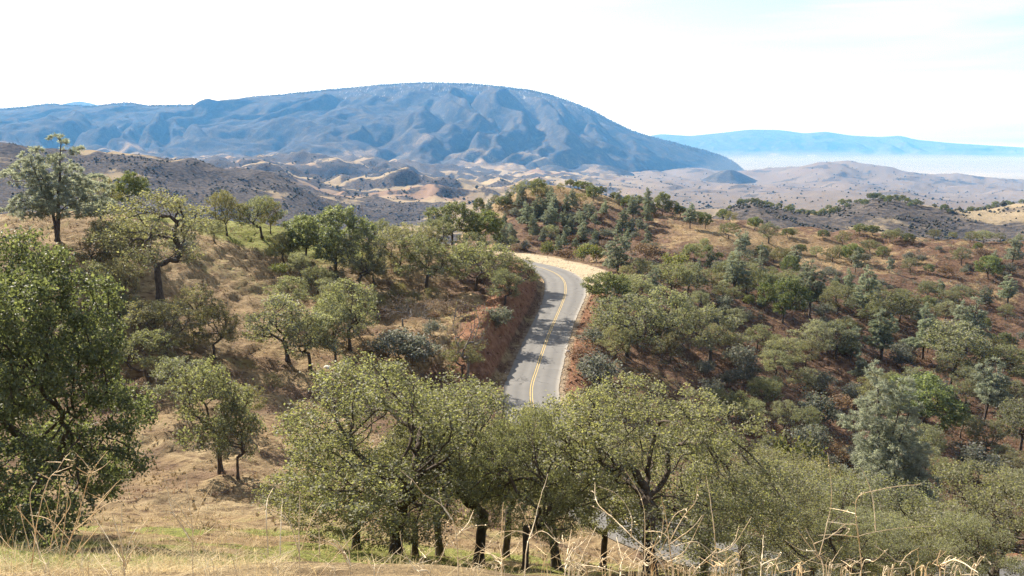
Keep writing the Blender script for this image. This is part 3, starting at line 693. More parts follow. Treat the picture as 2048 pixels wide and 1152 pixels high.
def build_oak(seed, h=8.0, w=7.5, fork=0.28, n_attr=520, step=0.28, leaf=0.16, per=9, spread=0.24, style='round', twig=0.010, sides=7, mat=None, up=0.35, tipk=2.0):
    rng = np.random.default_rng(seed); R = w/2
    lobes = []
    nl, lo, hi = {'round': (15, 0.31, 0.84), 'grove': (15, 0.35, 0.85), 'open': (11, 0.34, 0.86), 'flat': (13, 0.32, 0.82), 'dense': (26, 0.10, 0.86)}[style]
    for i in range(nl):
        f = (i+0.5)/nl; zz = h*(lo+(hi-lo)*f)*rng.uniform(0.93, 1.06); a = i*2.4+rng.uniform(-0.5, 0.5)
        prof = math.sqrt(max(0.05, 1-((zz/h-0.46)/0.52)**2)) if style != 'dense' else math.sqrt(max(0.05, 1-((zz/h-0.36)/0.66)**2))
        q = R*prof*rng.uniform(0.42, 0.86); s = R*rng.uniform(0.26, 0.42)*(0.8 if style == 'open' else 1.0)
        lobes.append(((q*math.cos(a), q*math.sin(a), zz), (s, s*rng.uniform(0.85, 1.15), max(s*rng.uniform(0.6, 0.85), h*0.07))))
    lobes.append(((rng.uniform(-.25, .25)*R, rng.uniform(-.25, .25)*R, h*0.85), (R*0.40, R*0.40, h*0.13)))
    A = lobes_points(rng, lobes, n_attr)
    lean = rng.normal(0, 0.025, 2)*h
    trunk = wander(rng, (0, 0, -0.25), (lean[0], lean[1], h*fork), 7, 0.018*h/8)
    P, par = grow(rng, [trunk], A, step, step*5.5, step*1.7, jitter=0.34 if style == 'open' else 0.28)
    r = flare(P, radii(P, par, twig), 0.8)
    scale_r = (h*0.030)/max(r[1], 1e-6); r = np.where(r > twig*1.5, twig+(r-twig)*max(scale_r, 0.6), r)
    TV, TQ = tubes(P, par, r, 0.0, sides)
    tipmask = (r < twig*tipk) & (np.arange(len(P)) > 8)
    LV, LQ = leaves(rng, P[tipmask], per, spread, leaf, up=up)
    return dict(trunk=(TV, TQ), crown=(LV, LQ), h=float(LV[:, 2].max()), w=float(np.ptp(LV[:, 0])+np.ptp(LV[:, 1]))/2)

def build_pine(seed, h=12.0, w=6.0, clear=0.2, n_attr=420, step=0.34, per=16, length=0.42, width=0.045, leaders=2):
    rng = np.random.default_rng(seed); R = w/2; lobes = []; trunks = []
    for k in range(leaders):
        a = rng.uniform(0, 6.28); top = (math.cos(a)*R*0.34*(k > 0 or leaders > 1), math.sin(a)*R*0.34*(leaders > 1), h*(0.93-0.10*k))
        tr = wander(rng, (0, 0, h*0.22 if k else -0.3), top, 16, 0.05); trunks.append(tr if k == 0 else tr)
        for i in range(8):
            f = i/7; z = h*(clear+(0.97-0.10*k-clear)*f); ctr = tr[int(min(15, max(0, (z/h)*15)))]
            s = R*(0.72*(1-f)**0.7+0.22)*rng.uniform(0.75, 1.1); b = rng.uniform(0, 6.28); q = s*0.45
            lobes.append(((ctr[0]+q*math.cos(b), ctr[1]+q*math.sin(b), z), (s, s, h*0.085)))
    A = lobes_points(rng, lobes, n_attr, 0.3)
    P, par = grow(rng, trunks, A, step, step*6, step*1.6, jitter=0.18, up=0.30)
    r = flare(P, radii(P, par, 0.013), 0.8); k = (h*0.017)/max(r[1], 1e-6); r = np.where(r > 0.02, 0.013+(r-0.013)*k, r)
    TV, TQ = tubes(P, par, r, 0.0, 6)
    D = np.zeros_like(P); ok = par >= 0; D[ok] = P[ok]-P[par[ok]]; D /= np.linalg.norm(D, axis=1)[:, None]+1e-9
    tip = (np.bincount(par[par >= 0], minlength=len(P)) <= 1) & (np.arange(len(P)) > 32) & (r < np.percentile(r, 85)) & (P[:, 2] > h*clear*0.8)
    LV, LQ = needles(rng, P[tip], D[tip]+np.array([0, 0, 0.35]), per, length, width)
    return dict(trunk=(TV, TQ), crown=(LV, LQ), h=float(LV[:, 2].max()), w=float(np.ptp(LV[:, 0])+np.ptp(LV[:, 1]))/2)

def build_shrub(seed, h=2.2, w=3.0, n_attr=240, step=0.2, leaf=0.17, per=13, spread=0.18):
    rng = np.random.default_rng(seed); R = w/2; lobes = []
    for i in range(7):
        a = i*2.4; q = R*0.6*math.sqrt((i+0.3)/7); s = R*rng.uniform(0.34, 0.52)
        lobes.append(((q*math.cos(a), q*math.sin(a), h*rng.uniform(0.42, 0.70)-(q/R)**2*h*0.12), (s, s, h*0.28)))
    A = lobes_points(rng, lobes, n_attr, 0.2)
    P, par = grow(rng, [[(0, 0, -0.12), (0.02, 0, 0.05), (0.03, 0.02, h*0.16)]], A, step, step*7, step*1.6, jitter=0.3)
    r = radii(P, par, 0.008)
    TV, TQ = tubes(P, par, r, 0.0, 5)
    tip = (r < 0.016) & (np.arange(len(P)) > 3)
    LV, LQ = leaves(rng, P[tip], per, spread, leaf, flat=0.8)
    return dict(trunk=(TV, TQ), crown=(LV, LQ), h=float(LV[:, 2].max()), w=float(np.ptp(LV[:, 0])+np.ptp(LV[:, 1]))/2)

def build_bare(seed, h=5.0, w=4.0, leafy=0):
    d = build_oak(seed, h, w, 0.22, 1300, 0.16, 0.10, 1, 0.10, 'round', 0.010)
    return d

PROTO = {}
def proto(kind, d, mt, mc):
    tm = make_mesh(kind+"_trunk", *d['trunk'], smooth=True, mats=[mt])
    cm = make_mesh(kind+"_crown", *d['crown'], mats=[mc]) if d.get('crown') is not None else None
    PROTO.setdefault(kind, []).append((tm, cm, d['h'], d['w']))
def tri_count():
    return sum(len(m.polygons)*2 for m in bpy.data.meshes)
# foreground oaks: fine leaves
for s, st, h, w in ((11, 'grove', 7.2, 7.0), (12, 'grove', 8.0, 6.8), (13, 'grove', 7.4, 5.6), (15, 'grove', 6.6, 6.4)):
    proto('near_oak', build_oak(s, h, w, 0.28, 2300, 0.17, 0.078, 25, 0.12, st, 0.007, 8, tipk=1.9), M_BARK, M_NEAR)
proto('near_live', build_oak(21, 9.0, 7.6, 0.08, 3600, 0.17, 0.105, 26, 0.13, 'dense', 0.008, 8, tipk=2.2), M_BARK, M_LIVE)
# mid-distance oaks
for s, st, h, w in ((31, 'round', 8, 7.5), (32, 'round', 8, 7.0), (33, 'flat', 7.5, 8.0), (34, 'round', 8.5, 6.5)):
    proto('blue', build_oak(s, h, w, 0.26, 800, 0.26, 0.20, 13, 0.19, st, 0.012, 6), M_BARK, M_BLUE)
for s, st, h, w in ((41, 'round', 8, 7.5), (42, 'flat', 7.5, 8.0)):
    proto('olive', build_oak(s, h, w, 0.26, 760, 0.26, 0.19, 12, 0.18, st, 0.012, 6), M_BARK, M_OLIVE)
for s, h, w in ((51, 8.0, 8.5), (52, 8.0, 8.0)):
    proto('live', build_oak(s, h, w, 0.25, 860, 0.26, 0.22, 20, 0.20, 'round', 0.012, 6), M_BARK, M_LIVE)
proto('open', build_oak(64, 11.0, 11.5, 0.30, 900, 0.30, 0.20, 13, 0.28, 'open', 0.016, 8), M_BARK, M_OLIVE)
for s, h, w, c, L in ((71, 12.5, 6.5, 0.16, 2), (72, 11, 5.0, 0.28, 1), (73, 10, 5.5, 0.15, 2), (74, 12, 5.0, 0.35, 2)):
    proto('pine', build_pine(s, h, w, c, 620, 0.34, 44, 0.46, 0.085, L), M_PBARK, M_PINE)
proto('big_pine', build_pine(75, 14, 8.0, 0.06, 1700, 0.30, 48, 0.40, 0.055, 3), M_PBARK, M_PALE)
proto('airy_pine', build_pine(76, 14, 11, 0.30, 1100, 0.36, 42, 0.48, 0.075, 3), M_PBARK, M_PINE)
for s in (81, 82, 83): proto('sage', build_shrub(s), M_DEAD, M_SAGE)
for s in (84, 85): proto('gshrub', build_shrub(s, 2.6, 2.8), M_BARK, M_GSHRUB)
proto('russet', build_shrub(86, 2.4, 3.0, per=9), M_DEAD, M_RUSSET)
proto('bare', build_bare(91), M_DEAD, M_OLIVE)
proto('bare', build_bare(92, 4.5, 4.5), M_DEAD, M_RUSSET)

# ------------------------------------------------------------------ planting
RNG = np.random.default_rng(2024)
_hY = np.concatenate([np.linspace(2.2, 60, 200), np.linspace(60.5, 330, 420)])
def hit(px, py):
    a, b, c = ray(px, py); X = a/b*_hY; Zr = c/b*_hY; z = H(X, _hY); k = np.where(z >= Zr)[0]
    if len(k) == 0: k = [int(np.argmax(z/_hY-Zr/_hY))]
    i = k[0]
    if i == 0: return float(_hY[0])
    f0, f1 = z[i-1]-Zr[i-1], z[i]-Zr[i]
    t = 0 if f1 == f0 else -f0/(f1-f0); t = min(max(t, 0), 1)
    return float(_hY[i-1]+t*(_hY[i]-_hY[i-1]))
NAME = dict(near_oak='oak_tree', near_live='oak_tree', blue='oak_tree', olive='oak_tree', live='oak_tree', open='oak_tree', pine='pine_tree', big_pine='pine_tree', airy_pine='pine_tree', sage='shrub', gshrub='shrub', russet='shrub', bare='bare_tree')
CAT = dict(oak_tree='oak', pine_tree='pine', shrub='shrub', bare_tree='bare tree')
PLACED = []
def plant(kind, px, py, top, width, label, group=None, Y=None, var=None, rot=None, sink=0.0):
    """base pixel, top pixel row and crown width in photo pixels; the ground under the base pixel gives the distance"""
    if Y is None: Y = hit(px, py)
    b = at_Y(px, py, Y); X = b[0]; z = float(H(np.array([X]), np.array([Y]))[0])
    ztop = at_Y(px, top, Y)[2]; h = max(ztop-z, 0.4); depth = Y*cp-z*sp; w = width*1.15/F_PX*depth; h *= 1.04 if Y > 45 else 0.97
    v = PROTO[kind]; var = int(RNG.integers(len(v))) if var is None else var
    tm, cm, ph, pw = v[var]
    sz = h/ph; sxy = min(max(w/pw, sz*0.62), sz*1.40)
    e = bpy.data.objects.new(NAME[kind], None); C.objects.link(e); e.empty_display_size = 0.5
    e.location = (X, Y, z-sink); e.rotation_euler = (0, 0, float(RNG.uniform(0, 6.283)) if rot is None else rot); e.scale = (sxy, sxy, sz)
    tag(e, label, CAT[NAME[kind]], group)
    link('stems' if NAME[kind] == 'shrub' else 'trunk', tm, e)
    if cm is not None: link('foliage' if NAME[kind] == 'shrub' else 'crown', cm, e)
    PLACED.append((px, py, X, Y, w))
    return e
# --- foreground grove (bases 18 to 35 m down the slope)
G1 = "oaks of the grove below the grassy brow"
plant('near_oak', 790, 1150, 704, 470, "widest oak of the grove, its grey-green crown beside the road's lower end", G1, Y=25, var=0, rot=0.4)
plant('near_oak', 955, 1140, 752, 330, "yellow-green oak of the grove standing just in front of where the road disappears", G1, Y=27, var=2, rot=2.0)
plant('near_oak', 1300, 1190, 722, 450, "tallest oak of the grove with a sunlit yellow-green crown right of the road", G1, Y=24, var=1, rot=1.1)
plant('near_oak', 1115, 1148, 750, 280, "slim dark-stemmed oak between the two broad oaks of the grove", G1, Y=26, var=2, rot=4.2)
plant('near_oak', 712, 1122, 850, 300, "low oak leaning left at the edge of the grove above the grass", G1, Y=28, var=3, rot=3.0)
plant('near_oak', 880, 1108, 800, 260, "oak standing back in the grove behind the widest crown", G1, Y=33, var=3, rot=5.2)
plant('near_oak', 1010, 1105, 830, 230, "small oak deep inside the grove with a thin trunk", G1, Y=36, var=2, rot=0.2)
plant('near_oak', 1400, 1200, 860, 330, "oak crowding the right flank of the tallest grove oak", G1, Y=29, var=3, rot=1.9)
plant('near_oak', 830, 1120, 820, 230, "slender second-row oak of the grove with a bare lower trunk", G1, Y=30, var=1, rot=2.7)
plant('near_oak', 1205, 1175, 845, 240, "oak filling the gap between the slim oak and the tallest grove oak", G1, Y=30, var=3, rot=0.9)
plant('near_oak', 1490, 1215, 900, 300, "oak right of the tallest grove oak, leaning over the lower road", G1, Y=33, var=0, rot=3.4)
plant('near_oak', 1610, 1220, 985, 220, "small round oak on the near bank of the lower road", G1, Y=36, var=2, rot=1.4)
plant('near_oak', 1050, 1160, 800, 240, "oak at the grove's front with its trunk among the dry stalks", G1, Y=23, var=1, rot=5.0)
plant('near_oak', 1715, 1240, 1010, 240, "low oak on the brow side of the lower road under the big pine", G1, Y=33, var=1, rot=2.4)
plant('near_oak', 1830, 1250, 1040, 230, "squat oak beside the lower road, right of the low brow-side one", G1, Y=35, var=3, rot=0.1)
plant('near_oak', 1930, 1250, 1030, 220, "squat oak at the lower road in front of the tangled oak", G1, Y=31, var=2, rot=0.1)
plant('blue', 300, 770, 660, 110, "dusky oak beside the live oak's outer branches", None)
plant('olive', 490, 860, 770, 85, "thin oak uphill of the double-trunked one", None)
plant('olive', 400, 660, 570, 95, "olive oak just downhill of the twisted oak's trunk", None)
plant('near_live', 58, 1075, 425, 470, "big dense dark green live oak rising from the slope at the dry grass", None, Y=19.5, rot=0.9)
plant('near_live', -60, 1040, 455, 380, "live oak half hidden behind the big dense one, tips yellow-green", None, Y=27, rot=3.9)
plant('near_oak', 1720, 1200, 950, 330, "rounded olive oak in front of the big pale pine", None, Y=40, var=3, rot=0.5)
plant('near_oak', 1990, 1220, 925, 330, "oak with tangled bare twigs and yellow top beyond the lower road bend", None, Y=34, var=0, rot=2.2)
plant('near_oak', 1560, 1160, 905, 250, "dull grey-green oak beyond the lower road, under the yellow shrub", None, Y=62, var=3, rot=2.9)
plant('gshrub', 1595, 950, 868, 110, "small bright yellow-green shrub on the gully side above the lower road", None, Y=84)
plant('olive', 1540, 1010, 900, 150, "greyish oak below the small yellow-green shrub", None, Y=80)
plant('olive', 1660, 1080, 925, 160, "oak between the dull grey-green oak and the big pale pine", None, Y=70)
plant('near_oak', 1860, 1200, 1000, 240, "low oak hanging below the big pale pine's foot", None, Y=52, var=1)
for i in range(11):
    X_ = 15+i*3.1+RNG.uniform(-0.8, 0.8); Y_ = 50.5-0.16*(X_-15)-RNG.uniform(0.5, 2.5); z_ = float(H(np.array([X_]), np.array([Y_]))[0]); px_, py_ = near_px(X_, Y_, z_)
    hh = RNG.uniform(2.4, 3.8); plant(['olive', 'sage', 'blue'][i % 3], px_, py_, py_-hh*F_PX/Y_*0.86, 3.6*F_PX/Y_, ["scrubby olive oak", "grey bush", "scrubby grey oak"][i % 3]+" on the bank above the lower road", "scrub on the bank above the lower road", Y=Y_)
# --- left hill
plant('airy_pine', 114, 482, 272, 185, "tall airy grey pine with forked trunks at the left end of the grassy hill", None, rot=1.0)
plant('olive', 200, 440, 352, 80, "oak directly behind the tall two-trunk pine", None)
plant('live', 262, 420, 343, 75, "dark green oak on the hilltop behind the twisted oak", None)
plant('open', 320, 598, 384, 235, "large twisted oak with bare crooked limbs on the pale slope", None, rot=0.6)
plant('olive', 241, 637, 520, 95, "small dusky oak below the tall two-trunk pine", None)
plant('olive', 215, 560, 470, 110, "thin oak half hidden by the bright live oak tips", None)
plant('olive', 330, 712, 598, 150, "olive oak below the large twisted oak", None, var=0)
plant('olive', 430, 718, 610, 110, "second olive oak beside the one below the twisted oak", None, var=1)
plant('blue', 373, 828, 715, 130, "oak with a straight dark trunk on the bare gully slope", None)
plant('blue', 441, 945, 718, 165, "double-trunked oak at the foot of the trodden slope", None, var=3)
plant('blue', 476, 957, 800, 95, "slim oak touching the double-trunked oak's right side", None)
plant('olive', 455, 471, 381, 78, "lone upright oak on the green crest, casting a long shadow", None, var=0)
plant('blue', 524, 475, 392, 85, "rounder oak on the green crest next to the lone upright one", None, var=0)
plant('olive', 541, 468, 398, 45, "slim oak with a rusty clump, right end of the crest pair", None)
plant('blue', 428, 480, 440, 60, "low bush-like oak left of the lone upright crest oak", None)
plant('live', 672, 552, 412, 150, "spreading dark oak standing on the near hill's right shoulder", None, rot=2.0)
plant('live', 610, 520, 432, 100, "dark oak merged with the spreading one on its left", None)
plant('blue', 722, 590, 470, 110, "oak leaning downhill from the spreading dark oak", None)
plant('gshrub', 560, 555, 525, 60, "low green bush on the pale slope below the crest", None)
plant('blue', 576, 722, 588, 150, "neat round oak with a forked dark trunk mid-slope", None, var=1)
plant('blue', 621, 738, 618, 110, "oak just right of the neat round mid-slope oak", None)
plant('blue', 672, 728, 610, 95, "third oak of the mid-slope row, thin trunked", None)
plant('blue', 700, 700, 560, 120, "tall dim oak at the head of the mid-slope row", None)
plant('olive', 796, 547, 447, 110, "golden-olive twin-stemmed oak on the saddle above the road", None, var=0)
plant('blue', 853, 584, 468, 120, "grey oak between the golden-olive oak and the road cut", None, var=3)
plant('live', 905, 490, 404, 105, "dark flat-topped oak against the far blue hills", None, var=0)
plant('live', 965, 505, 420, 80, "dark oak joined to the flat-topped one, nearer the road bend", None, var=1)
plant('blue', 870, 500, 440, 90, "grey-green oak below the dark flat-topped oak", None)
plant('blue', 950, 582, 482, 150, "wide oak on top of the red road cut", None, var=2)
plant('blue', 1030, 585, 515, 85, "small oak overhanging the inside of the road bend", None)
plant('blue', 1010, 610, 540, 80, "bushy oak on the bank between the wide oak and the bend", None)
plant('sage', 997, 655, 608, 62, "blue-grey bush on the lip of the red road cut", None)
plant('bare', 805, 651, 592, 110, "leafless grey bush-like tree on the brown slope", None, var=1)
plant('bare', 860, 650, 600, 90, "second leafless brush clump on the brown slope", None, var=1)
plant('bare', 935, 757, 605, 85, "pale dead tree with bare branches above the road cut", None, var=0)
plant('olive', 925, 752, 680, 90, "thin-leaved oak at the dead tree's foot", None)
plant('sage', 790, 712, 655, 110, "grey bush on the brown slope left of the dead tree", None)
plant('sage', 838, 722, 668, 90, "lower grey bush beside the dead tree", None)
plant('olive', 546, 786, 745, 34, "tiny lone sapling on the trodden slope", None)
plant('sage', 368, 508, 470, 60, "dusky bush beside the twisted oak's crown", None)
# --- road's outer side and the slope below it
plant('pine', 1236, 548, 462, 95, "grey-blue pine at the edge of the sandy turnout", None, var=2, rot=0.3)
plant('gshrub', 1095, 518, 480, 40, "yellow-green round shrub on the left at the back of the turnout", None, Y=214)
plant('gshrub', 1168, 522, 486, 42, "bright yellow-green shrub at the middle of the turnout's back edge", None, Y=206)
plant('gshrub', 1192, 524, 490, 42, "greener shrub touching the bright one behind the turnout", None, Y=203)
plant('russet', 1135, 522, 494, 50, "brown leafless-looking thicket between the turnout shrubs", None, Y=210)
plant('russet', 1290, 520, 482, 60, "orange-brown bush right of the turnout pine", None)
plant('live', 1218, 620, 545, 110, "dense green oak against the outside of the bend", None)
plant('blue', 1275, 612, 548, 100, "grey oak below the turnout pine", None)
plant('blue', 1253, 710, 590, 150, "gnarled oak with a pale forked trunk below the bend", None, var=0)
plant('blue', 1328, 706, 575, 115, "blue-green oak right of the gnarled fork-trunked one", None, var=1)
plant('sage', 1185, 690, 655, 70, "dry grey bush on the road's outer edge", None)
plant('sage', 1192, 768, 705, 105, "big round grey bush close to the road's outer edge", None)
plant('russet', 1165, 728, 690, 60, "brownish bush on the red verge of the road", None)
plant('blue', 1420, 722, 608, 125, "full round oak on the slope below the turnout", None, var=3)
plant('blue', 1345, 590, 525, 80, "oak among the thicket beyond the bend", None)
plant('gshrub', 1350, 545, 505, 60, "yellowish oak-like bush above the thicket beyond the bend", None)
plant('pine', 1393, 580, 518, 58, "pale green pine above the bare shoulder", None, var=1)
plant('olive', 1447, 583, 545, 55, "small spreading oak next to the pale green pine", None)
plant('blue', 1492, 588, 525, 65, "oak on the bare shoulder's upper rim", None)
plant('live', 1525, 588, 545, 60, "dark oak left of the oak with the rusty clump", None)
plant('live', 1565, 646, 556, 95, "dark oak with a rusty clump standing on the bare shoulder", None, var=0)
plant('pine', 1619, 634, 523, 68, "tall straight-trunked pine beside the dark shoulder oak", None, var=3)
plant('olive', 1672, 630, 570, 70, "yellow-olive oak right of the straight-trunked pine", None)
plant('pine', 1728, 628, 533, 70, "bushy pine standing behind the wide pale green tree", None, var=0)
plant('blue', 1780, 655, 577, 105, "wide pale green oak on the gully side", None, var=2)
plant('blue', 1671, 717, 640, 115, "pale oak with a dark slanting trunk in the gully", None)
plant('pine', 1702, 717, 646, 80, "fluffy pine next to the slanting-trunk oak", None, var=2)
plant('blue', 1570, 744, 676, 90, "oak with a crooked stem above the red earth", None)
plant('sage', 1480, 740, 690, 75, "grey bush at the foot of the full round oak", None)
plant('blue', 1908, 748, 642, 145, "broad dome-crowned oak on the far gully side", None, var=2)
plant('blue', 2000, 780, 690, 120, "oak beyond the broad dome-crowned oak", None)
plant('live', 1848, 872, 748, 150, "green oak with a bare lower trunk above the red earth", None, var=1)
plant('pine', 1716, 762, 706, 45, "small pale pine in the gully", None, var=1)
plant('pine', 1996, 830, 765, 50, "young pine in the gully under the domed oaks", None, var=1)
plant('big_pine', 1762, 1010, 738, 205, "big bushy pale grey-green pine in the gully", None, rot=0.8)
plant('big_pine', 1835, 1040, 925, 150, "lower pine skirt spreading right of the big pale pine", None, rot=2.5)
plant('sage', 1630, 850, 780, 85, "dark grey bush on red earth left of the big pale pine", None)
plant('sage', 1620, 912, 845, 80, "second dark bush lower on the red earth", None)
plant('sage', 1955, 960, 893, 100, "low bush right of the big pale pine", None)
plant('blue', 2040, 900, 800, 120, "blue-grey oak on the gully floor past the low bush", None)
# --- the knoll behind the turnout
KN = [('blue', 1052, 397, 364, 34), ('live', 1076, 390, 360, 30), ('olive', 1034, 402, 372, 26), ('live', 1141, 374, 360, 26), ('live', 1156, 378, 363, 24), ('live', 1171, 384, 365, 28),
      ('olive', 1121, 384, 368, 16), ('pine', 1146, 417, 380, 20), ('olive', 1160, 408, 388, 24), ('live', 1186, 402, 374, 26), ('live', 1203, 392, 374, 16), ('live', 1228, 402, 386, 16),
      ('pine', 1238, 412, 383, 18), ('live', 1256, 420, 393, 26), ('live', 1276, 414, 393, 20), ('pine', 1290, 428, 394, 18), ('olive', 992, 415, 392, 22), ('pine', 1016, 412, 382, 18), ('live', 1004, 418, 395, 24),
      ('olive', 1080, 402, 376, 30), ('pine', 1056, 452, 408, 34), ('pine', 1078, 440, 396, 36), ('pine', 1106, 432, 392, 24), ('pine', 1094, 470, 420, 34), ('pine', 1128, 462, 436, 24), ('pine', 1156, 452, 422, 24),
      ('pine', 1190, 456, 426, 28), ('pine', 1172, 430, 406, 20), ('pine', 1210, 430, 402, 26), ('pine', 1244, 462, 420, 26), ('pine', 1260, 470, 440, 28), ('pine', 1134, 482, 454, 24), ('pine', 1166, 484, 444, 26),
      ('pine', 1020, 470, 448, 22), ('pine', 1010, 448, 428, 22), ('sage', 996, 482, 464, 26), ('pine', 1024, 490, 455, 22), ('sage', 1050, 500, 482, 22), ('pine', 1116, 502, 474, 18), ('pine', 1150, 496, 476, 16),
      ('sage', 980, 450, 430, 26), ('sage', 1000, 508, 490, 40), ('pine', 1236, 470, 446, 22), ('sage', 1215, 478, 458, 30), ('pine', 1086, 490, 462, 26), ('russet', 1060, 484, 470, 24), ('sage', 1030, 432, 416, 22),
      ('sage', 1140, 440, 424, 24), ('sage', 1185, 474, 460, 26), ('live', 958, 420, 398, 22), ('sage', 1275, 450, 436, 24)]
_kl = dict(blue="grey oak", live="dark little oak", olive="olive little oak", pine="grey pine", sage="grey brush", russet="brown brush")
for k, x, y, t, w in KN:
    w = w*1.2; t = t-(y-t)*0.12
    top = y < 424
    lab = f"{_kl[k]} on the {'skyline' if top else 'face'} of the knoll behind the turnout"
    plant(k, x, y, t, w, lab, f"{_kl[k]}s on the knoll {'skyline' if top else 'face'}")
# --- the ridge and slope right of the knoll
RG = [('live', 1325, 430, 388, 28), ('live', 1345, 432, 404, 26), ('live', 1360, 434, 414, 22), ('pine', 1302, 428, 402, 22), ('pine', 1380, 456, 410, 24), ('live', 1396, 440, 424, 22), ('live', 1410, 458, 428, 24), ('live', 1446, 440, 420, 26),
      ('olive', 1460, 448, 425, 24), ('blue', 1458, 478, 448, 32), ('live', 1509, 460, 436, 24), ('blue', 1537, 486, 448, 38), ('live', 1575, 475, 458, 24), ('olive', 1584, 474, 457, 20), ('pine', 1489, 502, 466, 20), ('live', 1646, 478, 461, 30),
      ('live', 1720, 470, 449, 34), ('live', 1745, 470, 452, 34), ('olive', 1685, 492, 464, 28), ('blue', 1780, 484, 462, 36), ('blue', 1792, 478, 458, 28), ('live', 1816, 486, 468, 26), ('olive', 1868, 474, 460, 26), ('blue', 1905, 478, 465, 28),
      ('blue', 1940, 484, 464, 28), ('blue', 1967, 486, 463, 32), ('olive', 2020, 492, 478, 26), ('blue', 2000, 484, 467, 34), ('blue', 2036, 486, 470, 34), ('live', 1602, 508, 490, 30), ('blue', 1632, 516, 494, 28), ('pine', 1522, 535, 490, 30),
      ('live', 1525, 512, 492, 26), ('pine', 1710, 545, 500, 24), ('blue', 1740, 505, 482, 34), ('live', 1578, 555, 515, 32), ('pine', 1778, 545, 514, 22), ('blue', 1820, 545, 518, 46), ('olive', 1665, 525, 498, 32), ('blue', 1455, 560, 525, 36),
      ('pine', 1515, 565, 525, 28), ('blue', 1855, 600, 565, 40), ('pine', 1878, 590, 560, 26), ('blue', 1925, 605, 575, 40), ('pine', 1970, 610, 575, 30), ('blue', 1890, 640, 605, 40), ('pine', 1938, 655, 625, 26), ('blue', 2010, 640, 610, 44)]
_rl = dict(blue="grey-green oak", live="dark oak", olive="olive oak", pine="grey pine")
for k, x, y, t, w in RG:
    w = w*1.2; t = t-(y-t)*0.10
    if y < 494: lab, g = f"{_rl[k]} on the crest of the ridge right of the knoll", f"{_rl[k]}s along the right-hand crest"
    else: lab, g = f"{_rl[k]} scattered on the slope under the right-hand ridge crest", f"{_rl[k]}s on the slope under the right-hand crest"
    plant(k, x, y, t, w, lab, g)
# --- scattered brush, no two closer than their size
def scatter(n, box, kinds, size, label, group, gap=0.8, ok=None):
    done = 0; tries = 0
    while done < n and tries < n*12:
        tries += 1
        x, y = RNG.uniform(box[0], box[2]), RNG.uniform(box[1], box[3])
        if 380 < x < 560 and 470 < y < 700: continue          # the open trodden slope
        Y = hit(x, y); s = float(RNG.uniform(*size)); X = at_Y(x, y, Y)[0]
        if any((X-q[2])**2+(Y-q[3])**2 < (gap*(s+q[4])*0.5)**2 for q in PLACED): continue
        _, sd, rd, ed = ground_parts(np.array([X]), np.array([Y]))
        if ed[0] < 1.5 or sd[0] > 0.3 or rd[0] > 0.15: continue
        depth = Y*cp; k = kinds[int(RNG.integers(len(kinds)))]; asp = {'pine': 1.7, 'blue': 0.95, 'olive': 0.95, 'live': 0.95}.get(k, 0.72)
        hpx = s*asp/depth*F_PX
        plant(k, x, y, y-hpx, s/depth*F_PX, label[k], group[k], Y=Y); done += 1
_sk = dict(sage="grey-green brush", russet="brown brush", blue="small grey oak", pine="small grey pine", olive="small olive oak", live="small dark oak")
def lab(where): return {k: f"{v} {where}" for k, v in _sk.items()}
scatter(95, (1290, 498, 2048, 660), ['sage', 'sage', 'sage', 'blue', 'russet', 'pine', 'live'], (2.2, 4.6), lab("dotted over the far side of the gully"), lab("on the far gully side"))
scatter(60, (1400, 640, 2048, 960), ['sage', 'sage', 'sage', 'blue', 'russet', 'blue'], (2.4, 5.2), lab("in the gully below the bare shoulder"), lab("in the gully"), 0.75)
scatter(26, (1140, 560, 1480, 740), ['sage', 'blue', 'blue', 'olive'], (3.0, 5.5), lab("in the thicket under the road bend"), lab("in the thicket under the bend"), 0.6)
scatter(28, (965, 420, 1310, 512), ['sage', 'sage', 'russet', 'pine'], (2.0, 4.2), lab("low on the knoll behind the turnout"), lab("low on the knoll"), 0.7)
scatter(16, (740, 560, 1000, 720), ['sage', 'olive', 'russet'], (1.8, 3.6), lab("on the brown slope above the road cut"), lab("on the brown slope above the cut"), 0.8)
scatter(14, (1480, 900, 2048, 1100), ['sage', 'blue', 'olive'], (2.5, 5.0), lab("on the gully floor by the lower road"), lab("on the gully floor by the lower road"), 0.7)
scatter(22, (1330, 520, 2048, 720), ['blue', 'blue', 'pine', 'live', 'olive'], (4.5, 7.5), {k: v.replace("small", "full-grown")+" standing among the brush across the gully" for k, v in _sk.items()}, {k: v.replace("small", "full-grown")+" across the gully" for k, v in _sk.items()}, 0.55)
scatter(15, (1430, 690, 2048, 900), ['blue', 'blue', 'pine', 'olive'], (4.5, 7.5), {k: v.replace("small", "full-grown")+" on the near side of the gully" for k, v in _sk.items()}, {k: v.replace("small", "full-grown")+" on the near gully side" for k, v in _sk.items()}, 0.55)
scatter(12, (480, 500, 960, 700), ['blue', 'olive', 'blue'], (4.0, 6.5), {k: v.replace("small", "spreading")+" on the slope between the crest and the road cut" for k, v in _sk.items()}, {k: v.replace("small", "spreading")+" above the road cut" for k, v in _sk.items()}, 0.6)
scatter(9, (150, 480, 420, 760), ['olive', 'blue'], (3.5, 6.0), {k: v.replace("small", "scraggly")+" around the large twisted oak" for k, v in _sk.items()}, {k: v.replace("small", "scraggly")+" round the twisted oak" for k, v in _sk.items()}, 0.55)
scatter(16, (970, 400, 1300, 500), ['pine', 'pine', 'blue'], (3.5, 5.5), {k: v.replace("small", "shaggy")+" on the knoll's dark side" for k, v in _sk.items()}, {k: v.replace("small", "shaggy")+" on the knoll's dark side" for k, v in _sk.items()}, 0.55)
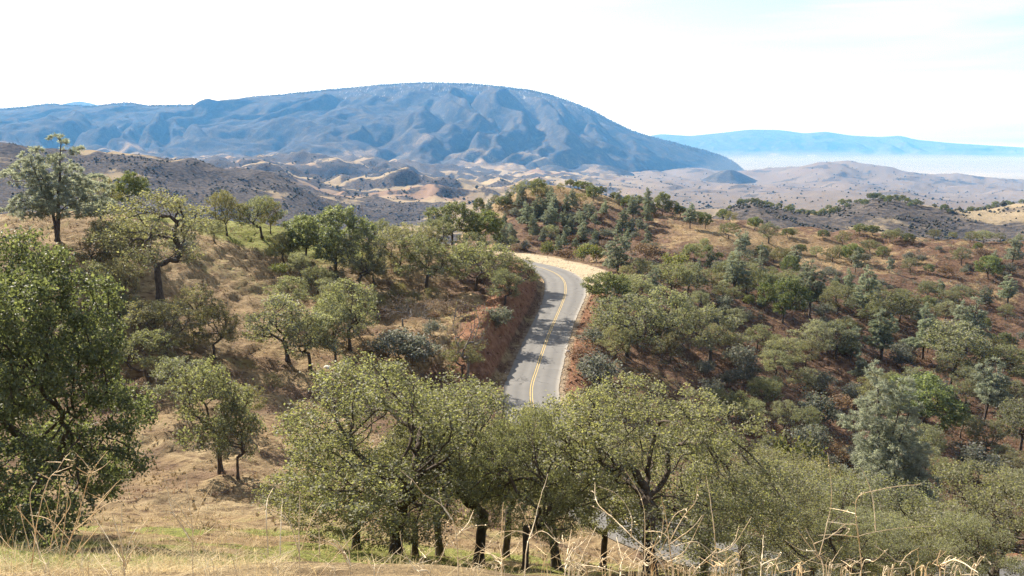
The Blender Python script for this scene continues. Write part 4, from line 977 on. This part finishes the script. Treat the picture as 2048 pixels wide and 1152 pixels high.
# ------------------------------------------------------------------ trees far off on the hills
def hill_z(X, Y):
    u = X/Y; fi = (np.log(Y)-math.log(300))/(math.log(10600)-math.log(300))*(len(_hy)-1); fj = (u+0.98)/1.96*(len(_hu)-1)
    i = np.clip(fi.astype(int), 0, len(_hy)-2); j = np.clip(fj.astype(int), 0, len(_hu)-2); a, b = fi-i, fj-j
    f = lambda G: (G[i, j]*(1-a)*(1-b)+G[i+1, j]*a*(1-b)+G[i, j+1]*(1-a)*b+G[i+1, j+1]*a*b)
    return f(HZ), f(cover)
rng = np.random.default_rng(77)
_oct = np.array([(1, 0, 0), (-1, 0, 0), (0, 1, 0), (0, -1, 0), (0, 0, 1), (0, 0, -1)])*1.05
_ocf = np.array([(0, 2, 4), (2, 1, 4), (1, 3, 4), (3, 0, 4), (2, 0, 5), (1, 2, 5), (3, 1, 5), (0, 3, 5)])
_t = (1+5**0.5)/2
_ico = np.array([(-1, _t, 0), (1, _t, 0), (-1, -_t, 0), (1, -_t, 0), (0, -1, _t), (0, 1, _t), (0, -1, -_t), (0, 1, -_t), (_t, 0, -1), (_t, 0, 1), (-_t, 0, -1), (-_t, 0, 1)])/1.9
_icf = np.array([(0, 11, 5), (0, 5, 1), (0, 1, 7), (0, 7, 10), (0, 10, 11), (1, 5, 9), (5, 11, 4), (11, 10, 2), (10, 7, 6), (7, 1, 8), (3, 9, 4), (3, 4, 2), (3, 2, 6), (3, 6, 8), (3, 8, 9), (4, 9, 5), (2, 4, 11), (6, 2, 10), (8, 6, 7), (9, 8, 1)])
def blob_mesh(name, P, S, mat, squash=0.85):
    n = len(P); k = np.array([_oct+rng.normal(0, 0.24, _oct.shape) for _ in range(40)])[rng.integers(0, 40, n)]
    V = k*S[:, None, None]*np.array([0.5, 0.5, 0.5*squash]); V[..., 2] += (S*0.40)[:, None]; V = V+P[:, None, :]
    T = (np.arange(n)*6)[:, None, None]+_ocf[None]
    return make_mesh(name, V.reshape(-1, 3), None, T.reshape(-1, 3), mats=[mat])
M_FAR = leaf_mat("far_foliage", [(0.055, 0.058, 0.052), (0.082, 0.084, 0.070), (0.115, 0.113, 0.092)], 0.1, spec=0.0)
# nearer ones singly: the ridge beyond the right-hand crest
def far_single(px, py, spx, label, group, Y):
    X = at_Y(px, py, Y)[0]; z = hill_z(np.array([X]), np.array([float(Y)]))[0][0]
    s = spx/F_PX*Y
    tm, cm, ph, pw = PROTO['live'][int(rng.integers(2))]
    e = bpy.data.objects.new('oak_tree', None); C.objects.link(e); e.location = (X, Y, z-0.3); e.rotation_euler = (0, 0, rng.uniform(0, 6.28)); e.scale = (s*1.15/pw,)*2+(s/ph,)
    tag(e, label, 'oak', group); link('trunk', tm, e); link('crown', cm, e)
for i in range(70):
    px = 1440+608*(i+rng.uniform(-0.45, 0.45))/70; Y = rng.uniform(735, 800) if px < 1900 else rng.uniform(820, 980)
    far_single(px, 420, rng.uniform(9, 17), "little dark oak along the crest of the scrubby ridge behind", "oaks along the scrubby ridge crest", Y)
# the rest of the far woodland
def far_wood(n, u0, u1, y0, y1, s0, s1, bare):
    u = rng.uniform(u0, u1, n); Y = np.exp(rng.uniform(math.log(y0), math.log(y1), n)); X = u*Y
    z, c = hill_z(X, Y); clump = fbm(X/90, Y/90, 3, 400)
    keep = rng.uniform(0, 1, n) < np.clip(bare+c*sstep(-0.25, 0.45, clump+0.6*fbm(X/30, Y/30, 2, 401)), 0, 1)
    return np.stack([X, Y, z-0.4], 1)[keep], (s0+(s1-s0)*rng.uniform(0, 1, n)**2*1.3)[keep]*(0.8+0.00008*Y[keep])
sets = [far_wood(20000, -0.62, 0.02, 650, 2300, 1.8, 4.6, 0.03), far_wood(15000, 0.20, 0.72, 480, 1000, 1.0, 3.0, 0.05), far_wood(7000, -0.4, 0.25, 2000, 4500, 5, 10, 0.04),
        far_wood(6500, 0.08, 0.72, 1500, 8000, 5, 10, 0.13), far_wood(1500, 0.45, 0.75, 780, 1300, 4, 8, 0.10)]
fw = link("distant_trees", blob_mesh("distant_trees", np.vstack([s[0] for s in sets]), np.concatenate([s[1] for s in sets]), M_FAR))
tag(fw, "scrub oaks and brush dotted over the far hills", "woodland", kind="stuff")
# firs that roughen the mountain's skyline
bv = np.empty(len(bear.data.vertices)*3, dtype=np.float32); bear.data.vertices.foreach_get("co", bv); bv = bv.reshape(-1, 440, 3)
k = rng.integers(158, 171, 7000); c_ = rng.integers(0, 440, 7000); pk = bv[k, c_]+rng.normal(0, 8, (7000, 3))*np.array([1, 1, 0.2])
ff = link("mountain_forest", blob_mesh("mountain_forest", pk, rng.uniform(7, 15, 7000), M_FAR, 1.0)); tag(ff, "dark forest covering the blue mountain", "forest", kind="stuff")

# ------------------------------------------------------------------ grasses
M_STRAW = simple_mat("straw", (0.42, 0.30, 0.14), (0.68, 0.56, 0.33), 2.5, 0.7, trans=0.3)
M_TUFT = simple_mat("dry_tuft", (0.17, 0.115, 0.06), (0.36, 0.27, 0.145), 1.5, 0.9, trans=0.2)
M_GREEN = simple_mat("new_grass", (0.12, 0.14, 0.03), (0.28, 0.27, 0.09), 1.5, 0.8, trans=0.3)
def blades(X, Y, h, wid, lean, segs=3):
    n = len(X); Z = H(X, Y)-0.02; a = rng.uniform(0, 6.283, n); d = np.stack([np.cos(a), np.sin(a), 0*a], 1)
    side = np.stack([-np.sin(a+0.6), np.cos(a+0.6), 0*a], 1); V = []
    bend = lean*rng.uniform(0.3, 1.3, n)
    for s in range(segs+1):
        t = s/segs; p = np.stack([X, Y, Z], 1)+d*(bend*h*t**1.7)[:, None]+np.array([0, 0, 1])*(h*t*(1-0.25*bend*t))[:, None]
        w = (wid*(1-t)**0.7)[:, None]*0.5+0.0004; V += [p-side*w, p+side*w]
    V = np.stack(V, 1).reshape(-1, 3); b = (np.arange(n)*(2*segs+2))[:, None]; Q = np.concatenate([np.stack([b+2*s, b+2*s+1, b+2*s+3, b+2*s+2], -1) for s in range(segs)], 1).reshape(-1, 4)
    return V, Q
def grass(name, label, n, gen, h, wid, lean, mat, segs=3):
    X, Y = gen(n); hh = rng.uniform(h[0], h[1], len(X))*(0.7+0.6*rng.uniform(0, 1, len(X))**2); ww = rng.uniform(wid[0], wid[1], len(X))
    V, Q = blades(X, Y, hh, ww, lean, segs); o = link(name, make_mesh(name, V, Q, mats=[mat])); tag(o, label, "grass", kind="stuff"); return o
def wedge(px0, px1, y0, y1, clump, power=1.0):
    def g(n):
        Y = y0+(y1-y0)*rng.uniform(0, 1, n)**power; X = (rng.uniform(px0, px1, n)-1024)/F_PX*Y*1.06
        k = rng.uniform(0, 1, n) < sstep(-0.1, 0.4, fbm(X*clump, Y*clump, 3, 500)); return X[k], Y[k]
    return g
grass("dry_grass", "tall pale straw grass along the brow", 16000, wedge(-220, 560, 2.4, 6.4, 2.2), (0.03, 0.17), (0.002, 0.004), 1.2, M_STRAW, 4)
grass("dry_grass", "thin pale straw at the foot of the dry stalks", 1300, wedge(500, 2250, 2.2, 5.0, 1.8), (0.08, 0.26), (0.002, 0.004), 0.8, M_STRAW, 4)
grass("short_grass", "short straw and stubble on the slope under the grove", 30000, wedge(-200, 1350, 7, 45, 0.25, 0.8), (0.05, 0.15), (0.012, 0.03), 0.6, M_STRAW, 2)
grass("green_grass", "new green grass sprouting on the slope under the grove", 36000, wedge(-150, 1250, 7, 42, 0.16, 0.8), (0.05, 0.13), (0.015, 0.04), 0.6, M_GREEN, 2)
def slopes(n):
    px = rng.uniform(-60, 2110, n); Y = 34+(300-34)*rng.uniform(0, 1, n)**0.8; X = (px-1024)/F_PX*Y*1.03
    _, sd, rd, ed = ground_parts(X, Y); k = (ed > 1.2) & (sd < 0.2) & (rng.uniform(0, 1, n) < sstep(-0.25, 0.45, fbm(X/6, Y/6, 3, 501))); return X[k], Y[k]
grass("grass_tufts", "dead grass tufts and weeds roughening the dry slopes", 90000, slopes, (0.15, 0.42), (0.10, 0.26), 0.7, M_TUFT, 2)

grass("dry_weeds", "clumps of taller dead weeds on the slope under the grove", 16000, wedge(-150, 1500, 9, 50, 0.55, 0.7), (0.15, 0.45), (0.012, 0.03), 0.9, M_STRAW, 3)
# low brush too small and too many to tell apart
def brush(name, label, n, gen, size, nl, lsz, mat):
    X, Y = gen(n); Z = H(X, Y); S = rng.uniform(size[0], size[1], len(X))
    c = np.stack([X, Y, Z], 1)[:, None]+rng.normal(0, 1, (len(X), nl, 3))*S[:, None, None]*np.array([0.36, 0.36, 0.20])+np.array([0, 0, 1])*(S*0.32)[:, None, None]
    V, Q = leaves(rng, c.reshape(-1, 3), 1, 0.02, lsz, 0.7)
    tag(link(name, make_mesh(name, V, Q, mats=[mat])), label, "brush", kind="stuff")
def brush_right(n):
    px = rng.uniform(1120, 2150, n); Y = 70+(290-70)*rng.uniform(0, 1, n)**0.8; X = (px-1024)/F_PX*Y*1.03
    _, sd, rd, ed = ground_parts(X, Y); k = (ed > 2.0) & (sd < 0.1) & (rng.uniform(0, 1, n) < sstep(-0.35, 0.35, fbm(X/14, Y/14, 3, 520)+0.15-0.5*np.exp(-(((X-85)/45)**2+((Y-262)/28)**2)))); return X[k], Y[k]
def brush_left(n):
    px = rng.uniform(-50, 1010, n); Y = 38+(170-38)*rng.uniform(0, 1, n)**0.9; X = (px-1024)/F_PX*Y*1.03
    _, sd, rd, ed = ground_parts(X, Y); k = (ed > 2.0) & (sd < 0.1) & (rng.uniform(0, 1, n) < sstep(-0.1, 0.5, fbm(X/12, Y/12, 3, 521))); return X[k], Y[k]
brush("low_brush", "low grey and brown brush carpeting the gully slopes", 3600, brush_right, (0.5, 1.7), 26, 0.24, M_SAGE)
brush("low_brush", "rusty dead brush between the bushes of the gully slopes", 2600, brush_right, (0.4, 1.3), 20, 0.24, M_RUSSET)
brush("low_brush", "small brown weeds on the near hill's slopes", 1300, brush_left, (0.25, 0.8), 12, 0.18, M_RUSSET)
# ------------------------------------------------------------------ dry stalks in front of the lens side of the brow
M_STALK = simple_mat("dry_stalk", (0.42, 0.29, 0.15), (0.74, 0.62, 0.43), 9.0, 0.6, trans=0.0)
M_STALKB = simple_mat("brown_stalk", (0.52, 0.34, 0.17), (0.78, 0.62, 0.38), 9.0, 0.6)
def stalk_plant(strokes, Y0, label, thick=0.0026, mat=None, buds=True, group=None):
    """strokes run from the root to the tip in photo pixels on a plant rooted at distance Y0"""
    root_px = strokes[0][0]; X0 = at_Y(root_px[0], root_px[1], Y0)[0]; z0 = float(H(np.array([X0]), np.array([Y0]))[0])
    V, Q = [], []; base = 0
    for si, st in enumerate(strokes):
        dep = Y0+(0 if si == 0 else rng.normal(0, 0.10)); slope = rng.normal(0, 0.06)
        pts = np.array([at_Y(x, y, dep+slope*k) for k, (x, y) in enumerate(st)])
        if si == 0 or st[0][1] >= 1140:
            pts = np.vstack([[X0+(pts[0][0]-X0)*0.3, Y0, z0-0.03], pts])
        elif si > 0: pts = pts  # side branch starts on the main stem
        # smooth
        t = np.arange(len(pts)); tt = np.linspace(0, len(pts)-1, max(6, 5*len(pts)))
        P3 = np.vstack([2*pts[0]-pts[1], pts, 2*pts[-1]-pts[-2]]); out = []
        for q in tt:
            i = min(int(q), len(pts)-2); f = q-i; a, b, c, d = P3[i:i+4]
            out.append(0.5*((2*b)+(c-a)*f+(2*a-5*b+4*c-d)*f**2+(3*b-a-3*c+d)*f**3))
        p = np.array(out); p += rng.normal(0, 0.0006, p.shape)
        r0 = thick*(1.0 if si == 0 else 0.72); r = r0*np.linspace(1, 0.42, len(p))*(1+0.18*rng.normal(0, 1, len(p)))
        d = np.gradient(p, axis=0); d /= np.linalg.norm(d, axis=1)[:, None]; a = np.cross(d, [0.2, 1, 0.1]); a /= np.linalg.norm(a, axis=1)[:, None]; b = np.cross(d, a)
        k = 5; th = np.arange(k)*2*np.pi/k
        V.append((p[:, None]+r[:, None, None]*(np.cos(th)[None, :, None]*a[:, None]+np.sin(th)[None, :, None]*b[:, None])).reshape(-1, 3))
        i = np.arange(len(p)-1)[:, None]*k+np.arange(k)[None]; i2 = np.arange(len(p)-1)[:, None]*k+(np.arange(k)[None]+1) % k
        Q.append(np.stack([i, i2, i2+k, i+k], -1).reshape(-1, 4)+base); base += len(p)*k
        if buds:            # short dry pods along the stem
            for q in range(2, len(p)-1, 2):
                if rng.uniform() < 0.55: continue
                e = p[q]+(d[q]*0.5+rng.normal(0, 0.6, 3))*rng.uniform(0.006, 0.016); m = 0.5*(p[q]+e)+np.array([0, 0, 0.004]); s = np.array([0.0016, 0.0005, 0.0012])
                vv = np.array([p[q]-s, m-s, e, m+s]); V.append(vv); Q.append(np.array([[0, 1, 2, 3]])+base); base += 4
    o = link("dry_stalk", make_mesh("dry_stalk", np.vstack(V), np.vstack(Q), smooth=True, mats=[mat or M_STALK]))
    o.data.name = "dry_stalk"; tag(o, label, "weed", group or "dry weed stalks on the brow")
    return o
stalk_plant([[(1050, 1152), (1055, 1090), (1066, 1055), (1080, 1000), (1096, 947)], [(1062, 1062), (1048, 1030), (1032, 999)], [(1058, 1078), (1085, 1062), (1120, 1086), (1150, 1078)], [(1060, 1070), (1030, 1062), (995, 1068), (970, 1098)]], 2.7, "pale stalk with one long straight whip in front of the slim grove oak")
stalk_plant([[(1175, 1152), (1150, 1105), (1115, 1080), (1088, 1045)], [(1160, 1125), (1180, 1080), (1192, 1055)], [(1165, 1130), (1200, 1135), (1250, 1150)], [(1150, 1100), (1178, 1070), (1165, 1062), (1150, 1028)]], 2.5, "low crooked stalk beside the lower road's grey surface")
stalk_plant([[(1335, 1160), (1262, 1072), (1226, 1036), (1194, 1005), (1190, 965)], [(1226, 1036), (1204, 1022), (1180, 1010)], [(1262, 1075), (1262, 1030), (1235, 990), (1195, 972)], [(1290, 1100), (1320, 1080), (1328, 1020)]], 2.6, "white stalk bending left with a forked tip before the tallest grove oak")
stalk_plant([[(1345, 1160), (1340, 1100), (1333, 1040), (1322, 992)], [(1338, 1085), (1368, 1032), (1390, 1005), (1397, 972)], [(1340, 1088), (1382, 1058), (1405, 1030)], [(1350, 1092), (1395, 1084), (1430, 1106), (1468, 1088), (1503, 1034)], [(1292, 1150), (1290, 1060), (1284, 1000), (1248, 936)], [(1290, 1062), (1325, 1066), (1350, 1092)], [(1330, 1066), (1350, 1030), (1376, 1015)], [(1345, 1120), (1375, 1095), (1408, 1030)]], 2.8, "many-branched tan stalk clump before the tallest grove oak", 0.0027)
stalk_plant([[(1442, 1160), (1433, 1105), (1425, 1030), (1413, 952)], [(1433, 1108), (1466, 1086), (1478, 1052)], [(1433, 1100), (1400, 1130), (1385, 1150)]], 2.9, "single thin upright stalk right of the many-branched clump")
stalk_plant([[(1722, 1160), (1718, 1085), (1712, 1040), (1713, 1000), (1729, 985)], [(1717, 1072), (1760, 1062), (1812, 1055), (1868, 1052)], [(1729, 986), (1780, 975), (1842, 968)], [(1752, 1062), (1746, 1000), (1735, 962), (1722, 936)], [(1712, 1028), (1690, 1022), (1658, 1016)], [(1714, 1050), (1682, 1047), (1653, 1043)], [(1717, 1074), (1676, 1070), (1636, 1071)], [(1722, 1140), (1750, 1122), (1776, 1097)], [(1720, 1126), (1692, 1117)], [(1683, 1047), (1697, 1060), (1690, 1070)]], 3.0, "tall stalk with long level side branches under the big pale pine", 0.0026)
stalk_plant([[(1648, 1160), (1632, 1100), (1611, 1056)], [(1632, 1102), (1602, 1100), (1569, 1080)], [(1628, 1088), (1662, 1072), (1690, 1048)], [(1640, 1120), (1606, 1075), (1593, 1055)], [(1640, 1110), (1663, 1000), (1655, 905)]], 2.7, "stalk leaning left with a single very high tip")
stalk_plant([[(1825, 1160), (1790, 1120), (1747, 1090)], [(1800, 1130), (1815, 1110), (1838, 1096)]], 2.6, "short stalk leaning away from the tall side-branched one")
stalk_plant([[(1940, 1160), (1956, 1130), (1969, 1112)], [(1948, 1145), (1930, 1120)], [(1950, 1140), (1985, 1128)]], 2.6, "short twig-like stalk before the tangled oak")
stalk_plant([[(1521, 1160), (1525, 1105), (1527, 1070)], [(1523, 1130), (1560, 1112), (1545, 1104)], [(1522, 1140), (1490, 1125)]], 2.5, "short upright stalk before the grey lower road")
stalk_plant([[(917, 1160), (914, 1085), (905, 1040), (880, 1008), (850, 990), (826, 962), (801, 940)], [(905, 1040), (884, 1010), (877, 978)], [(913, 1072), (935, 1048), (948, 1020)], [(915, 1066), (950, 1052), (975, 1050)], [(917, 1120), (960, 1102), (1000, 1080), (1035, 1062), (1058, 1070)], [(908, 1050), (940, 1078), (968, 1102)], [(915, 1100), (890, 1060), (905, 1030)]], 2.8, "arching orange-tan stalk reaching up left across the grove's trunks", 0.0027)
stalk_plant([[(862, 1160), (832, 1140), (806, 1098), (800, 1062)], [(840, 1145), (850, 1110), (835, 1090)], [(860, 1150), (880, 1120), (895, 1085)]], 2.6, "short white stalk before the widest grove oak")
stalk_plant([[(1005, 1160), (1003, 1100), (1006, 1004)], [(1004, 1120), (1030, 1100), (1040, 1080)], [(1003, 1130), (985, 1110), (960, 1105)]], 3.2, "thin brown stalk with a seed head before the small grove oak", 0.0035, M_STALKB)
stalk_plant([[(600, 1160), (598, 1060), (600, 990)], [(602, 1100), (625, 1036), (646, 1002)], [(640, 1110), (636, 1055), (615, 1034)], [(536, 1110), (533, 1012), (546, 976)], [(560, 1110), (562, 1040), (565, 997)], [(600, 1110), (575, 1040), (532, 1016)], [(640, 1150), (700, 1080), (726, 1055)]], 3.6, "open clump of thin upright stalks on the grassy slope left of the grove", 0.004)
stalk_plant([[(385, 1160), (385, 1062), (377, 1000), (372, 948)], [(385, 1070), (402, 1010), (428, 966)], [(385, 1060), (350, 1022), (326, 952)], [(384, 1055), (345, 1000), (292, 985)], [(395, 1100), (420, 1040), (447, 1000)], [(392, 1080), (428, 1052), (446, 1013)], [(388, 1085), (345, 1028), (318, 1026)], [(390, 1095), (408, 1040), (424, 978)], [(450, 1060), (436, 1048), (429, 1040)], [(386, 1090), (340, 1010), (338, 950)]], 4.0, "fan of tan stalks rising from the straw before the bare gully slope", 0.0038)
L = [[(60, 1160), (75, 1040), (95, 965), (115, 940), (128, 918), (140, 905)], [(100, 958), (74, 944)], [(104, 950), (132, 951)], [(112, 945), (145, 932)], [(122, 925), (95, 924)], [(128, 918), (148, 922)], [(110, 1160), (150, 1050), (175, 965), (184, 945), (200, 920), (215, 902)], [(184, 945), (165, 920), (150, 905)], [(185, 946), (205, 935), (221, 921)], [(183, 952), (160, 940), (153, 934)],
     [(130, 1150), (190, 1020), (225, 975), (243, 958)], [(205, 1000), (175, 985)], [(195, 1015), (230, 970)], [(60, 1100), (40, 1020), (45, 1010)], [(80, 1120), (60, 1000), (72, 965)], [(100, 1100), (118, 990), (118, 965)], [(120, 1110), (135, 1000), (136, 978)], [(115, 1090), (90, 1000), (70, 990)], [(130, 1100), (160, 1030), (156, 970)], [(150, 1110), (200, 1050), (205, 1020)], [(90, 1080), (45, 1030), (30, 1012)], [(140, 1080), (100, 1040), (60, 1030)], [(150, 1060), (215, 1008), (265, 1000)], [(110, 1060), (140, 1010), (130, 975)]]
stalk_plant(L, 4.4, "dense twiggy brown stalk clump in front of the big live oak", 0.0042, M_STALKB)
for px, tp, nst, lb in ((250, 1010, 6, "small spray of pale stalks right of the twiggy brown clump"), (700, 1050, 5, "loose pale sprigs at the grass edge before the grove's left trunk"), (1130, 1060, 5, "low tan sprigs under the slim grove oak"), (1240, 1075, 5, "low tan sprigs over the grey lower road"), (1880, 1100, 4, "few low sprigs before the tangled oak")):
    st = [[(px, 1160), (px+rng.uniform(-8, 8), (1160+tp)/2), (px+rng.uniform(-25, 25), tp)]]
    for q in range(nst):
        a = rng.uniform(-1, 1); st.append([(px, 1130+rng.uniform(-10, 10)), (px+a*35, (1130+tp)/2+rng.uniform(-10, 25)), (px+a*80, tp+rng.uniform(0, 60))])
    stalk_plant(st, float(rng.uniform(2.7, 4.0)), lb, 0.0035)

for q, (px, tp, Yq, tone) in enumerate(((20, 1030, 4.6, 1), (300, 1040, 4.2, 0), (470, 1030, 4.0, 0), (760, 1085, 3.0, 0), (850, 1070, 3.2, 0), (950, 1090, 2.8, 0), (1090, 1040, 3.1, 1), (1160, 1085, 2.7, 0), (1215, 1050, 3.0, 1), (1265, 1090, 2.8, 0), (1310, 1040, 3.3, 1), (1380, 1090, 2.8, 0), (1460, 1085, 2.9, 0), (1590, 1100, 2.8, 1), (1690, 1095, 2.8, 0), (1780, 1120, 2.7, 0), (90, 1050, 3.6, 0), (170, 1060, 3.4, 0), (230, 1075, 3.2, 0), (420, 1080, 3.3, 0), (560, 1075, 3.1, 0), (660, 1090, 3.0, 0), (1000, 1075, 2.6, 0), (1140, 1100, 2.5, 0), (1285, 1075, 2.6, 0), (1350, 1060, 2.6, 0), (1430, 1070, 2.7, 1), (1545, 1090, 2.6, 0), (1660, 1080, 2.7, 0), (1840, 1100, 2.8, 1), (1900, 1110, 2.6, 0))):
    st = []
    for w_ in range(5):
        a = rng.uniform(-1, 1); t_ = tp+rng.uniform(0, 55); x_ = px+rng.uniform(-12, 12)
        st.append([(x_, 1152), (x_+a*18+rng.uniform(-6, 6), 1152-(1152-t_)*0.5), (x_+a*55+rng.uniform(-12, 12), t_)])
        if rng.uniform() < 0.7: st.append([(x_+a*18, 1152-(1152-t_)*0.5), (x_+a*18-np.sign(a)*rng.uniform(15, 45), 1152-(1152-t_)*rng.uniform(0.7, 1.0))])
    stalk_plant(st, Yq, "slight dry weed of a few bent stems filling in between the tall stalks", 0.0019, M_STALKB if tone else M_STALK, buds=False, group="slight dry weeds between the tall stalks")
# ------------------------------------------------------------------ pale stones
M_STONE = simple_mat("pale_stone", (0.52, 0.49, 0.44), (0.75, 0.72, 0.66), 3.0, 0.9, 0.4)
def stone(px, py, size, label):
    Y = hit(px, py); X = at_Y(px, py, Y)[0]; z = float(H(np.array([X]), np.array([Y]))[0])
    v = _ico+rng.normal(0, 0.16, _ico.shape); tr = _icf
    # one subdivision, roughened
    mids, V, T = {}, [tuple(q) for q in v], []
    def mid(a, b):
        k = (min(a, b), max(a, b))
        if k not in mids: mids[k] = len(V); V.append(tuple((np.array(V[a])+np.array(V[b]))/2*1.06+rng.normal(0, 0.05, 3)))
        return mids[k]
    for a, b, c in tr: ab, bc, ca = mid(a, b), mid(b, c), mid(c, a); T += [(a, ab, ca), (ab, b, bc), (ca, bc, c), (ab, bc, ca)]
    o = link("stone", make_mesh("stone", np.array(V)*np.array([0.55, 0.45, 0.38])*size, None, np.array(T), mats=[M_STONE])); o.location = (X, Y, z+0.08*size); tag(o, label, "stone")
stone(655, 736, 0.9, "pale stone lying on the trodden slope by the mid-slope oaks")
stone(1136, 703, 0.6, "pale stone on the road's red verge")

# gravel on the turnout and shoulders, clods fallen from the cut bank
def loose(name, label, n, keep, s0, s1, mat):
    j = rng.integers(0, len(RC), n); off = rng.uniform(-9, 14, n); X = RC[j, 0]+RN[j, 0]*off; Y = RC[j, 1]+RN[j, 1]*off
    z, sd, rd, ed = ground_parts(X, Y); k = keep(sd, rd, ed) & (Y > 85) & (ed > 0.15)
    tag(link(name, blob_mesh(name, np.stack([X, Y, z-0.3*s0], 1)[k], (s0+(s1-s0)*rng.uniform(0, 1, n)**3)[k], mat, 0.7)), label, "gravel", kind="stuff")
M_GRAV = simple_mat("gravel_grey", (0.20, 0.16, 0.11), (0.42, 0.36, 0.27), 1.0, 0.95); M_CLOD = simple_mat("red_clod", (0.085, 0.042, 0.026), (0.25, 0.14, 0.085), 1.0, 0.95)
loose("gravel", "loose gravel strewn over the turnout and verges", 9000, lambda sd, rd, ed: sd > 0.25, 0.06, 0.30, M_GRAV)
loose("earth_clods", "red clods and stones on the road cut", 9000, lambda sd, rd, ed: rd > 0.25, 0.10, 0.55, M_CLOD)
def edge_weeds(n):
    j = rng.integers(0, len(RC), n); sgn = rng.choice([-1, 1], n); _b = 0.6+rng.exponential(1.0, n)+8.0*(sgn > 0)*(np.abs(RC[j, 1]-180) < 22)*(RC[j, 1] > 158)
    X = RC[j, 0]+RN[j, 0]*sgn*(HALF[j]+_b); Y = RC[j, 1]+RN[j, 1]*sgn*(HALF[j]+_b); k = Y > 60; return X[k], Y[k]
grass("verge_grass", "dry grass edging the road and turnout", 9000, edge_weeds, (0.12, 0.4), (0.04, 0.10), 0.7, M_TUFT, 2)
# ------------------------------------------------------------------ air: one box of even haze, and the fog lying in the valley
def box(name, x0, x1, y0, y1, z0, z1, mat):
    v = [(x, y, z) for x in (x0, x1) for y in (y0, y1) for z in (z0, z1)]
    return link(name, make_mesh(name, v, [(0, 1, 3, 2), (4, 6, 7, 5), (0, 4, 5, 1), (2, 3, 7, 6), (0, 2, 6, 4), (1, 5, 7, 3)], mats=[mat]))
def vol_mat(name, color, density, aniso=0.0, absorb=(1, 1, 1)):
    m, n, l = new_mat(name); v = N(n, "ShaderNodeVolumePrincipled"); v.inputs['Color'].default_value = color+(1,); v.inputs['Density'].default_value = density
    v.inputs['Anisotropy'].default_value = aniso; v.inputs['Absorption Color'].default_value = absorb+(1,)
    o = N(n, "ShaderNodeOutputMaterial"); l.new(v.outputs[0], o.inputs['Volume']); return m
hz = box("haze", -33000, 33000, -3000, 27500, -603, 980, vol_mat("pale_air", (0.12, 0.44, 1.0), 4.3e-5, 0.0, (1, 1, 1)))
tag(hz, "thin blue haze filling the air over the hills", "haze", kind="stuff")
def fog_slab(x0, x1, y0, y1, z0, z1, wave, mat, label, seed):
    gx, gy = np.meshgrid(np.linspace(x0, x1, 60), np.linspace(y0, y1, 30)); n = gx.size
    edge = np.minimum(np.minimum((gx-x0), (x1-gx))/min(4000, (x1-x0)*0.22), np.minimum((gy-y0), (y1-gy))/min(1500, (y1-y0)*0.25)); edge = sstep(0, 1, edge)
    top = z0+3+(z1-z0)*edge+wave*fbm(gx/2600, gy/1500, 3, seed)*edge
    q = grid_quads(30, 60); V = np.vstack([np.stack([gx, gy, top], -1).reshape(-1, 3), np.stack([gx, gy, 0*gx+z0], -1).reshape(-1, 3)])
    def rim(a): return np.stack([a[:-1], a[:-1]+n, a[1:]+n, a[1:]], 1)
    g = np.arange(n).reshape(30, 60)
    Q = np.vstack([q, q[:, ::-1]+n, rim(g[0]), rim(g[-1][::-1]), rim(g[:, 0][::-1]), rim(g[:, -1])])
    tag(link("valley_fog", make_mesh("valley_fog", V, Q, mats=[mat])), label, "fog", kind="stuff")
fog_slab(1500, 31000, 11800, 21500, -598, -478, 14, vol_mat("fog", (0.29, 0.295, 0.315), 2.6e-4, 0.1, (0, 0, 0)), "pale fog bank lying in the wide valley", 610)
fog_slab(1500, 7500, 8700, 12400, -540, -250, 25, vol_mat("mist", (0.36, 0.365, 0.39), 1.7e-4, 0.1, (0, 0, 0)), "soft mist over the foot of the long mountain", 630)
fog_slab(1200, 31500, 12500, 22500, -476, -385, 34, vol_mat("thin_fog", (0.36, 0.365, 0.39), 4.5e-5, 0.1, (0, 0, 0)), "thin mist drifting above the valley fog", 620)
